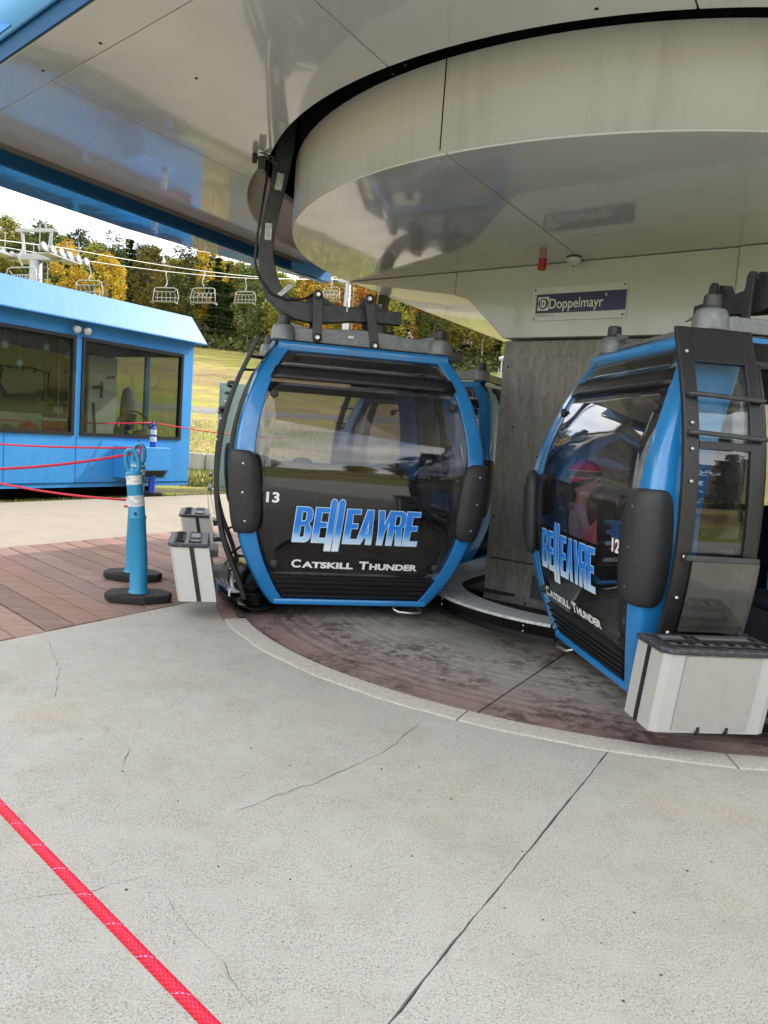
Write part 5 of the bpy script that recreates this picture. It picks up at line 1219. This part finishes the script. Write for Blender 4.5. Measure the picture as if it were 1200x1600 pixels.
def flake(s_, z, r_, label):
    o = hutthing('snowflake_decoration', s_, -.14, z, label, 'snowflake', 'foil snowflakes hung in the left hut window')
    mb = MB(); pts = []
    for k in range(16): a = 2*math.pi*k/16; rr = r_ if k % 2 == 0 else r_*.42; pts.append((rr*math.cos(a), rr*math.sin(a)))
    mb.prism(pts, lambda a, b: Vector((a, -.004, b)), lambda a, b: Vector((a, .004, b))); mb.build('star', M['flake'], o)
    mb = MB(); mb.tube([(0, 0, r_), (0, 0, 2.66-z)], .0015, 4); mb.build('thread', M['white_pl'], o)
flake(3.07, 2.41, .075, 'small foil snowflake in the middle of the left hut window'); flake(2.67, 2.33, .10, 'large dim foil snowflake near the window post of the hut')
flake(3.53, 2.10, .085, 'lowest pale blue foil snowflake in the left hut window'); flake(3.78, 2.36, .09, 'foil snowflake high over the green locker in the hut window')
# purple curtain-like clothing shape
cu_ = hutthing('hanging_coat', 0.62, -1.1, 1.35, 'speckled grey coat hanging behind the right hut window', 'coat')
mb = MB(); mb.lathe([(.02, .62), (.12, .55), (.17, .35), (.18, .1), (.16, -.2), (0, -.22)], 14, (0, 0, 0), Matrix.Diagonal((1, .5, 1))); mb.build('cloth', mat('speckled_cloth', (.12, .12, .15), .9, var=(22, .9, (.35, .35, .4))), cu_, smooth=True)
# ------------------------------------------------------------------ delineator posts
def post(name, x, y, z0, h, mt, lean, label, big=True, base_rot=0):
    o = tag(empty(name, (x, y, z0)), label, 'post', 'blue delineator posts holding the red ropes')
    lx_, ly_ = lean
    def q(z, dx=0, dy=0): t = z/h; return Vector((lx_*t*t+dx, ly_*t*t+dy, z))
    r0 = .047
    if big:
        mb = MB(); zz = [.05, .06, .075, .09, .3, .6, .62, .63, .64, .78, .93, .945, .955, .97, 1.0]; rr = [.076, .076, .070, .064, .064, .060, .065, .066, .059, .058, .057, .060, .060, .055, .055]
        zz = [z for z in zz if z < h-.16]+[h-.165, h-.155]; rr = rr[:len(zz)-2]+[.052, .034]
        mb.tube([q(z) for z in zz], rr, 24); mb.build('tube', mt, o, smooth=True)
        # handle loop
        pts = []; zc = h-.10
        for k in range(24):
            a = 2*math.pi*k/24; ca, sa = math.cos(a), math.sin(a); pts.append(q(zc+.092*sa*(1 if sa > 0 else .8), .047*(abs(ca)**.6)*(1 if ca > 0 else -1)))
        mb = MB(); mb.tube(pts, .0165, 12, closed=True); mb.build('handle', mt, o, smooth=True)
        mb = MB(); mb.lathe([(.012, 0), (.014, .01), (.010, .024), (0, .026)], 12, q(h-.17)+Vector((0, 0, .01))); mb.build('cap_knob', mt, o, smooth=True)
        bands = ((h-.26, h-.17-.01), (h-.42, h-.34))
        mb = MB(); mb.lathe([(.012, 0), (.012, .008), (0, .009)], 12, q(.66)+Vector((.008, -.058, 0)), Matrix.Rotation(R(90), 3, 'X')); mb.build('plug', M['band'], o)
    else:
        r0 = .055; mb = MB(); mb.tube([q(z) for z in (.04, .06, .09, .3, h-.42, h-.14, h-.12, h-.10)], [.07, .07, .062, .06, .055, .052, .05, .025], 20); mb.build('tube', mt, o, smooth=True)
        mb = MB(); mb.tube([q(h-.11), q(h-.05), q(h-.03)], [.03, .028, .012], 12); mb.tube([q(h-.03, -.02), q(h-.0), q(h-.03, .02)], .006, 8); mb.build('eyelet', mt, o, smooth=True)
        bands = ((h-.25, h-.16), (h-.38, h-.29))
    for a, b in bands:
        mb = MB(); n = 6; P_ = [q(a+(b-a)*k/n) for k in range(n+1)]; rb = (.0585 if a > .8 else .0595) if big else .0585; mb.tube(P_, [rb]*(n+1), 28); mb.build('reflective_sleeve', M['reflector'], o, smooth=False)
    mb = MB(); hexa = []
    L_, W_ = (.30, .21) if big else (.26, .2)
    outl_ = [(-L_, -W_*.25), (-L_, W_*.45), (-L_*.45, W_), (L_*.55, W_), (L_, W_*.35), (L_, -W_*.35), (L_*.35, -W_), (-L_*.75, -W_*.8)]
    cs, sn = math.cos(base_rot), math.sin(base_rot); outl_ = [(a*cs-b*sn, a*sn+b*cs) for a, b in outl_]
    mb.grid([[Vector((a*s_, b*s_, z)) for a, b in outl_] for z, s_ in ((0, .78), (.045, .80), (.062, .76))], close=True); n = 8; mb.f += [tuple(range(n)), tuple(range(2*n, 3*n))]; mb.mi += [0, 0]
    b = mb.build('base', M['base_rubber'], o, bevel=.006)
    mb = MB(); mb.tube([Vector((-.13*cs, -.13*sn-.10, .062)), Vector((-.08*cs, -.12-.08*sn, .064)), Vector((.08, -.125, .064))], .005, 6); mb.build('base_ridge', M['base_rubber'], b)
    return o, q(h-.035)
p1, t1 = post('delineator_post', -1.80, 5.60, .0, 1.13, M['teal'], (-.10, .0), 'light blue loop-top post nearest the camera on the wooden deck', base_rot=R(4))
p2, t2 = post('delineator_post', -2.10, 6.36, .0, 1.15, M['teal'], (.01, .02), 'light blue loop-top post just behind another on the wooden deck', base_rot=R(-3))
p3, t3 = post('delineator_post', -4.27, 13.8, -.01, 1.36, M['royal'], (-.02, .0), 'tall royal blue post standing beside the hut wall box', big=False)
# ropes
def rope(name, pts, r_, label, mt=None, n=14, group=None):
    o = tag(MB().tube(pts, r_, n).build(name, mt or M['rope_far'], smooth=True), label, 'rope', group); return o
def sag(a, b, s_, n=24): a = Vector(a); b = Vector(b); return [a.lerp(b, t)+Vector((0, 0, -4*s_*t*(1-t))) for t in [k/n for k in range(n+1)]]
T1 = Vector((-1.80, 5.60, 0))+t1; T2 = Vector((-2.10, 6.36, 0))+t2; T3 = Vector((-4.27, 13.8, -.01))+t3
GRP = 'red ropes strung between the posts'
rope('barrier_rope', sag(T1, (-5.2, 5.5, 1.10), .22), .010, 'thick red rope from the nearest light blue post towards the left', group=GRP)
rope('barrier_rope', sag(T2, (-8.2, 9.0, 1.35), .19), .009, 'red rope running left from the second light blue post across the hut', group=GRP)
rope('barrier_rope', sag(T3+Vector((0, 0, .0)), (-9.2, 10.6, 1.45), .19), .012, 'pale red rope from the tall royal blue post across the hut windows', group=GRP)
rope('barrier_rope', sag(T3, (-2.2, 15.9, 1.18), .05), .011, 'short red rope from the royal blue post to beyond the hut corner', group=GRP)
rope('barrier_rope', [T2+Vector((.012, -.012, .012)), T2+Vector((.018, -.034, -.05)), T2+Vector((.025, -.068, -.25)), T2+Vector((.03, -.07, -.45)), T2+Vector((.0, -.075, -.50)), T2+Vector((-.10, -.02, -.50))], .009, 'red rope end hanging down from the second light blue post', group=GRP)
rope('barrier_rope', sag((-2.2, 6.40, .665), (-5.6, 8.6, .80), .10), .010, 'low red rope above the walkway behind the posts', group=GRP)
# foreground rope with braided sheath, UVs from tube
ra = Vector((-1.55, 1.85, 1.025)); rb_ = Vector((.22, .12, 1.015)); pts = []
for k in range(201):
    t = k/200; pts.append(ra.lerp(rb_, t)+Vector((0, 0, -.03*4*t*(1-t))))
NR = 40; mb = MB(); mb.tube(pts, .0042, NR, cap=False); me = mb.mesh('rope', True)
fr_ = link('barrier_rope', me, None, M['rope'], smooth=True); uvl = me.uv_layers.new(name='UVMap')
L_ = (ra-rb_).length/200/.0019
for p_ in me.polygons:
    ks = [v % NR for v in p_.vertices]; wrap_ = max(ks)-min(ks) > 2
    for li, vi in zip(p_.loop_indices, p_.vertices):
        k = vi % NR; i = vi//NR; uu = (1.0 if (wrap_ and k == 0) else k/NR); uvl.data[li].uv = (uu, i*L_)
tag(fr_, 'bright red braided rope close to the camera crossing the concrete', 'rope', GRP)

# ------------------------------------------------------------------ low wall, cabinet, grass edge
lw = tag(empty('low_wall', (-3.9, 23.5, 0)), 'low concrete retaining wall at the foot of the meadow', 'wall')
for i in range(9):
    mb = MB(); x0 = -9+i*2.4; mb.box((x0+1.19, .12*i, .18), (2.38, .25, .52)); mb.build('wall_section', M['wallc'], lw, bevel=.02)
uc = tag(empty('utility_cabinet', (-4.05, 17.4, -.1)), 'tall grey-green utility cabinet beyond the deck, behind gondola 13', 'cabinet')
mb = MB(); mb.box((0, 0, 1.2), (.95, .6, 2.4)); mb.build('body', M['cabinet'], uc, bevel=.02)
mb = MB(); mb.box((0, -.31, 1.2), (.85, .02, 2.2)); mb.build('door', M['cabinet'], uc, bevel=.01)
uc.location = (-3.35, 17.2, -.1)
def blades(name, region, n, h, m_, seed=1):
    rd = random.Random(seed); mb = MB()
    for i in range(n):
        x, y = region(rd); z = terr(x, y); a = rd.uniform(0, 6.28); hh_ = h*rd.uniform(.4, 1.1); w_ = hh_*.13; dx, dy = math.cos(a)*w_, math.sin(a)*w_; lx2, ly2 = rd.uniform(-.4, .4)*hh_, rd.uniform(-.4, .4)*hh_
        mb.add([(x-dx, y-dy, z), (x+dx, y+dy, z), (x+lx2, y+ly2, z+hh_)], [(0, 1, 2)])
    return tag(mb.build(name, m_, recalc=False), kind='stuff', cat='grass', label='short green and straw grass at the edge of the walkway')
def reg1(rd):
    u_ = rd.uniform(-2, 16); o_ = rd.uniform(8.9, 9.35 if u_ < 9.3 else 13); w = W(u_, o_); return w.x, w.y
blades('grass', reg1, 13000, .085, M['grass'], 2)
def reg2(rd):
    r_ = 18+30*rd.random()**1.6; a = rd.uniform(R(-28), R(22)); return r_*math.sin(a), r_*math.cos(a)
blades('grass', reg2, 45000, .14, M['grass'], 5)

# ------------------------------------------------------------------ chairlift
LT0 = Vector((-20.7, 44)); LT1 = Vector((-6.4, 95)); LD = (LT1-LT0).normalized(); LN = Vector((LD.y, -LD.x))
def rope_z(t): return 10.15+9.9*t-1.1*4*t*(1-t)*.75
def make_tower(loc, ztop, label, s_=1.0):
    z0 = terr(*loc)-.5; o = tag(empty('lift_tower', (loc[0], loc[1], z0), math.atan2(LN.y, LN.x)), label, 'lift tower', 'chairlift towers'); h = ztop-z0
    mb = MB(); mb.tube([(0, 0, 0), (0, 0, h-.3)], [.48, .34], 20); mb.build('pole', M['tower'], o, smooth=True)
    mb = MB(); mb.box((0, 0, h-.1), (3.9, .38, .38)); mb.build('cross_arm', M['tower'], o, bevel=.05)
    mb = MB(); mb.tube([(-.8, 0, h), (-1.0, 0, h+1.35)], .09, 8); mb.tube([(.8, 0, h), (1.0, 0, h+1.35)], .09, 8); mb.box((0, 0, h+1.4), (2.8, .18, .18)); mb.tube([(.2, 0, h+1.45), (.2, 0, h+1.7), (.4, 0, h+1.8), (.6, 0, h+1.7), (.6, 0, h+1.45)], .04, 6); mb.build('lifting_frame', M['tower'], o)
    for sx in (-1, 1):
        mb = MB(); mb.box((sx*1.85, 0, h+.02), (.16, 3.9, .22)); sh = mb.build('sheave_beam', M['tower'], o)
        for k in range(6):
            y = -1.75+k*.7; mb = MB(); mb.lathe([(.06, -.05), (.19, -.05), (.22, 0), (.19, .05), (.06, .05)], 16, (sx*1.85+.12*sx, y, h+.12), Matrix.Rotation(R(90), 3, 'Y')); mb.build('sheave', M['tower'], sh, smooth=False)
        mb = MB(); xx = sx*1.15
        for yy in (-1.1, 1.1): mb.tube([(xx, yy, h), (xx, yy, h+1.0), (xx+.8*sx, yy, h+1.0), (xx+.8*sx, yy, h)], .03, 6)
        mb.box((xx+.4*sx, 0, h-.15), (.9, 2.6, .06)); mb.build('work_platform', M['tower'], o)
    mb = MB()
    for xx in (-.18, .18): mb.tube([(xx+.75, 0, .5), (xx+.6, 0, h)], .025, 6)
    for k in range(int(h/.35)): mb.tube([(.55, 0, .7+k*.35), (.92, 0, .7+k*.35)], .015, 5)
    mb.build('ladder', M['tower'], o)
    return o
make_tower(LT0, rope_z(0), 'white chairlift tower with sheaves above the hut roof')
make_tower(LT1, rope_z(1), 'distant chairlift tower seen through the gondola hanger')
def haul(name, off, dz, r_, label):
    pts = []
    for k in range(-14, 53):
        t = k/30; p_ = LT0.lerp(LT1, t)+LN*off; z = rope_z(t)+dz if 0 <= t <= 1 else (rope_z(0)+dz-(-t)*9*1.0 if t < 0 else rope_z(1)+dz+(t-1)*14)
        pts.append((p_.x, p_.y, z+.3))
    tag(MB().tube(pts, r_, 6).build(name, M['wire'], smooth=True), label, 'cable', 'chairlift cables')
haul('haul_cable', -1.9, .12, .026, 'grey haul cable on the hut side of the chairlift'); haul('haul_cable', 1.9, .12, .026, 'grey haul cable on the station side of the chairlift')
haul('haul_cable', -.9, 1.9, .022, 'upper thin wire of the chairlift, left of the pair'); haul('haul_cable', .9, 1.9, .022, 'upper thin wire of the chairlift, right of the pair')
def make_chair():
    o = empty('chairlift_chair')
    mb = MB(); mb.tube([(0, 0, 0), (0, .0, -.35), (.25, 0, -.75), (.28, 0, -1.0), (.05, 0, -1.3), (0, 0, -1.45)], .048, 8); mb.build('hanger', M['chair'], o, smooth=True)
    mb = MB()
    mb.tube([(0, -1.25, -2.85), (.15, -1.3, -2.3), (.05, -1.15, -1.55), (.0, -.9, -1.45), (0, .9, -1.45), (.05, 1.15, -1.55), (.15, 1.3, -2.3), (0, 1.25, -2.85)], .036, 8); mb.tube([(-.35, -1.25, -2.85), (.15, -1.25, -2.85)], .034, 6); mb.tube([(-.35, 1.25, -2.85), (.15, 1.25, -2.85)], .034, 6); mb.build('frame', M['chair'], o, smooth=True)
    mb = MB(); mb.box((-.10, 0, -2.72), (.55, 2.4, .09)); mb.build('seat', M['chair_seat'], o)
    mb = MB(); mb.tube([(.22, -1.15, -2.3), (.22, 1.15, -2.3)], .028, 6)
    for y in (-.9, -.45, 0, .45, .9): mb.tube([(.15, y, -2.68), (.25, y, -2.3), (.15, y, -1.9)], .02, 6)
    mb.build('backrest', M['chair'], o)
    mb = MB(); mb.tube([(.0, -1.1, -1.6), (-.2, -1.0, -1.85), (-.2, 1.0, -1.85), (0, 1.1, -1.6)], .026, 6)
    for y in (-.6, -.2, .2, .6): mb.tube([(-.2, y, -1.85), (-.05, y+.12, -2.1)], .018, 5)
    mb.build('safety_bar', M['chair'], o)
    return o
c0 = make_chair(); GCH = 'chairlift chairs hanging over the meadow'
spots = [(-.06, 1, 'chair hanging at the lift tower, half behind the hut roof'), (.133, -1, 'largest chairlift chair in front of the yellow trees by the tower'), (.305, -1, 'chairlift chair before the pines, second in size after the largest'), (.29, 1, 'chairlift chair under the broad golden tree crown'), (.558, -1, 'mid-sized chairlift chair in front of a dark pine'), (.687, -1, 'chairlift chair just left of the curved gondola hanger'),
         (.80, 1, 'small chairlift chair seen above the hanger tail of gondola 13'), (.991, -1, 'tiny chairlift chair beside the distant tower'), (1.294, 1, 'distant chairlift chair left of the rear gondola hanger'), (1.56, 1, 'farthest chairlift chair against the orange trees')]
for i, (t, sd_, lab) in enumerate(spots):
    o = c0 if i == 0 else copy_tree(c0)
    p_ = LT0.lerp(LT1, t)+LN*1.9*sd_; z = rope_z(t) if 0 <= t <= 1 else (rope_z(0)+t*9 if t < 0 else rope_z(1)+(t-1)*14)
    o.location = (p_.x, p_.y, z+.40); o.rotation_euler = (0, 0, math.atan2(LD.y, LD.x)+(math.pi if sd_ > 0 else 0)+R((i*37) % 11-5)); tag(o, lab, 'chairlift chair', GCH); o.scale = (.84, .84, .84)
sgun = tag(empty('snow_gun', (14.0, 101, terr(14, 101))), 'small white snow gun tower at the far edge of the meadow', 'snow gun')
mb = MB(); mb.tube([(0, 0, 0), (0, 0, 3.2)], .10, 8); mb.box((0, 0, .5), (1.1, .6, .12)); mb.box((0, 0, 1.4), (.9, .1, .1)); mb.tube([(-.45, 0, 0), (-.3, 0, 2.0)], .05, 6); mb.tube([(.45, 0, 0), (.3, 0, 2.0)], .05, 6); mb.build('mast', M['chair'], sgun)
mb = MB(); mb.lathe([(.2, -.4), (.32, 0), (.25, .4)], 12, (0, 0, 3.3), Matrix.Rotation(R(70), 3, 'Y')); mb.build('barrel', M['chair'], sgun)

# ------------------------------------------------------------------ trees
def crown_decid(seed, h, r_, n, leaf):
    rd = random.Random(seed); mb = MB(); cl = []
    for i in range(46):
        z = rd.uniform(.26, .98); prof = math.sin(math.pi*min(1, max(.02, (z-.18)/.84)))**.55; a = rd.uniform(0, 6.28); rr = r_*prof*math.sqrt(rd.uniform(.1, 1)); cl.append((rr*math.cos(a), rr*math.sin(a), z*h, rd.uniform(.55, 1.25)*r_*.36))
    for i in range(n):
        cx, cy, cz, cr_ = rd.choice(cl); v = Vector((rd.gauss(0, 1), rd.gauss(0, 1), rd.gauss(0, .8))).normalized()*cr_*rd.uniform(.55, 1.08); c_ = Vector((cx, cy, cz))+v
        s_ = leaf*rd.uniform(.6, 1.3); a = Vector((rd.uniform(-1, 1), rd.uniform(-1, 1), rd.uniform(-.6, .6))).normalized()*s_; b = a.cross(Vector((rd.uniform(-1, 1), rd.uniform(-1, 1), rd.uniform(-1, 1)))).normalized()*s_*.8
        mb.add([c_-a, c_+b*.6, c_+a, c_-b*.6], [(0, 1, 2, 3)])
    return mb.mesh('crown', False)
def crown_conif(seed, h, r_, n, leaf):
    rd = random.Random(seed); mb = MB(); tiers = 17
    for i in range(n):
        k = rd.randrange(tiers); z = .20+.80*k/tiers; rr = r_*(1-((z-.16)/.86))**.75*(.8+.35*math.sin(k*2.3+seed)); na = 9; ai = rd.randrange(na); a = ai*2*math.pi/na+k*.7+rd.gauss(0, .10); t = rd.random()**.6; x = rr*t
        c_ = Vector((x*math.cos(a), x*math.sin(a), z*h-t*rr*.16+rd.gauss(0, .14)+.25*t*t)); dv = Vector((math.cos(a), math.sin(a), -.1)); s_ = leaf*rd.uniform(.6, 1.3); sv = Vector((-math.sin(a), math.cos(a), rd.uniform(-.4, .4)))*s_*.55
        mb.add([c_-dv*s_*.5-sv, c_+dv*s_-sv*.3, c_+dv*s_*.9+sv*.4+Vector((0, 0, -.12)), c_-dv*s_*.4+sv], [(0, 1, 2, 3)])
    return mb.mesh('crown', False)
def trunk(seed, h, r_, bare):
    rd = random.Random(seed); mb = MB(); pts = [(rd.gauss(0, .06)*k, rd.gauss(0, .06)*k, h*.92*k/6) for k in range(7)]; mb.tube(pts, [r_*(1-.13*k) for k in range(7)], 8)
    for i in range(10):
        z = h*rd.uniform(.3, .8); a = rd.uniform(0, 6.28); L_ = h*.13*rd.uniform(.6, 1.3); mb.tube([(0, 0, z), (math.cos(a)*L_*.5, math.sin(a)*L_*.5, z+L_*.35), (math.cos(a)*L_, math.sin(a)*L_, z+L_*.8)], [r_*.35, r_*.2, r_*.06], 5)
    return mb.mesh('trunk', True)
protos = {}
def proto(key, kind, h, r_, n, leaf, lm, bark, var=3):
    L_ = []
    for v in range(var):
        cm = (crown_decid if kind == 'd' else crown_conif)(hash_(key)+v*13, h, r_, n, leaf); tm_ = trunk(hash_(key)+v*7+1, h, .16 if kind == 'd' else .22, 0)
        cm.materials.append(M[lm]); tm_.materials.append(M[bark])
        for p_ in tm_.polygons: p_.use_smooth = True
        L_.append((cm, tm_))
    protos[key] = L_
def hash_(s): return sum(ord(c_)*(i+3) for i, c_ in enumerate(s)) % 9973
proto('dark', 'd', 17, 3.3, 5200, .24, 'l_dark', 'bark'); proto('olive', 'd', 17, 3.2, 5200, .24, 'l_olive', 'bark'); proto('yellow', 'd', 14, 2.7, 5000, .22, 'l_yellow', 'bark_lt', 3)
proto('orange', 'd', 13, 2.6, 4600, .22, 'l_orange', 'bark', 2); proto('yg', 'd', 15, 2.9, 4800, .23, 'l_yg', 'bark_lt', 2); proto('pine', 'c', 18, 3.4, 6000, .34, 'l_pine', 'bark', 3)
TL = {'dark': 'tall dark green broadleaf tree in the wood above the meadow', 'olive': 'olive green broadleaf tree in the wood above the meadow', 'yellow': 'bright yellow autumn tree in the wood above the meadow', 'orange': 'orange autumn tree in the wood above the meadow', 'yg': 'yellow-green tree in the wood above the meadow', 'pine': 'dark pine tree in the wood above the meadow'}
def tree(key, x, y, s_, rz, label=None, group=None, sz=None):
    cm, tm_ = protos[key][int(abs(x*7+y*3)) % len(protos[key])]
    o = empty({'pine': 'pine_tree'}.get(key, 'broadleaf_tree'), (x, y, terr(x, y)-.2), rz); o.scale = (s_, s_, sz or s_)
    c_ = bpy.data.objects.new('crown', cm); col.objects.link(c_); c_.parent = o; t_ = bpy.data.objects.new('trunk', tm_); col.objects.link(t_); t_.parent = o
    tag(o, label or TL[key], 'tree', group or {'pine': 'pines in the wood', 'yellow': 'yellow trees in the wood', 'orange': 'orange trees in the wood', 'yg': 'yellow-green trees in the wood', 'olive': 'olive trees in the wood', 'dark': 'dark trees in the wood'}[key])
rt = random.Random(21)
for row in range(8):
    d = 121+row*8.5; x = -82-row*5
    while x < 34+row*3:
        px = x/d
        w_ = {'dark': 2.6, 'olive': 2.2, 'pine': 2.2 if row < 3 else 1.2, 'yellow': .8, 'orange': .05, 'yg': 1.6}
        if px > -.16: w_['orange'] = .8; w_['yellow'] = 2.3; w_['dark'] = 1.4; w_['yg'] = 2.0
        if px < -.42: w_['yg'] = 1.6; w_['yellow'] = .15
        k = rt.choices(list(w_), weights=list(w_.values()))[0]
        if row >= 5 and k in ('yellow', 'orange'): k = 'olive'
        yy = d+rt.uniform(-3, 3)+(.0 if x > -50 else -.15*(x+50)*-1*.0); s_ = rt.uniform(.80, 1.02)*(.94-.022*row)
        tree(k, x+rt.uniform(-1.3, 1.3), yy, s_, rt.uniform(0, 6.28)); x += rt.uniform(4.0, 5.6)
# undergrowth and forest floor along the edge of the wood
ru_ = random.Random(9); mb = MB()
for i in range(15000):
    x = ru_.uniform(-95, 45); y = 119+ru_.random()**1.5*45; z = terr(x, y)+ru_.random()**1.8*2.2-.1; s_ = ru_.uniform(.2, .5)
    a = Vector((ru_.uniform(-1, 1), ru_.uniform(-1, 1), ru_.uniform(-.6, .6))).normalized()*s_; b = a.cross(Vector((ru_.uniform(-1, 1), ru_.uniform(-1, 1), ru_.uniform(-1, 1)))).normalized()*s_; c_ = Vector((x, y, z)); mb.add([c_-a, c_+b, c_+a, c_-b], [(0, 1, 2, 3)])
tag(mb.build('undergrowth', M['l_dark'], recalc=False), 'dark undergrowth between the trunks along the edge of the wood', 'undergrowth', kind='stuff')
# the standout yellow trees
tree('yellow', -48.5, 112, .95, 1.0, 'bright yellow tree just right of the lift tower', 'standout autumn trees'); tree('yellow', -41.5, 110, .88, 2.0, 'golden tree behind the largest chairlift chair', 'standout autumn trees')
tree('yellow', -31.0, 124, 1.25, 2.4, 'broad golden crown high behind the chairlift cables', 'standout autumn trees'); tree('orange', -6.0, 112, 1.1, .4, 'orange tree above the roof of gondola 13', 'standout autumn trees'); tree('yellow', -12.0, 113, 1.05, 1.4, 'yellow tree right of the curved hanger arm', 'standout autumn trees')
for i in range(64):  # out-of-view trees added to darken what the hut windows and cabin glass reflect
    a = R(rt.uniform(52, 150)); d = rt.uniform(48, 92); k = rt.choice(['dark', 'olive', 'pine', 'pine', 'dark'])
    tree(k, d*math.sin(a), d*math.cos(a), rt.uniform(.8, 1.1), rt.uniform(0, 6.28), {'pine': 'unseen pine tree added beside the station to darken reflections', 'olive': 'unseen olive tree added beside the station to darken reflections', 'dark': 'unseen dark tree added beside the station to darken reflections'}[k], {'pine': 'added pines beside the station', 'olive': 'added olive trees beside the station', 'dark': 'added dark trees beside the station'}[k])
# trees beyond and behind (seen in reflections and from other sides)
for i in range(46):
    a = R(rt.uniform(40, 320)); d = rt.uniform(95, 140); k = rt.choice(['dark', 'olive', 'pine', 'yellow'])
    tree(k, d*math.sin(a), d*math.cos(a), rt.uniform(.8, 1.1), rt.uniform(0, 6.28), {'pine': 'pine tree standing around the slopes behind the station', 'yellow': 'yellow tree standing around the slopes behind the station', 'olive': 'olive tree standing around the slopes behind the station', 'dark': 'dark tree standing around the slopes behind the station'}[k], {'pine': 'pines behind', 'yellow': 'yellow trees behind', 'olive': 'olive trees behind', 'dark': 'dark trees behind'}[k])
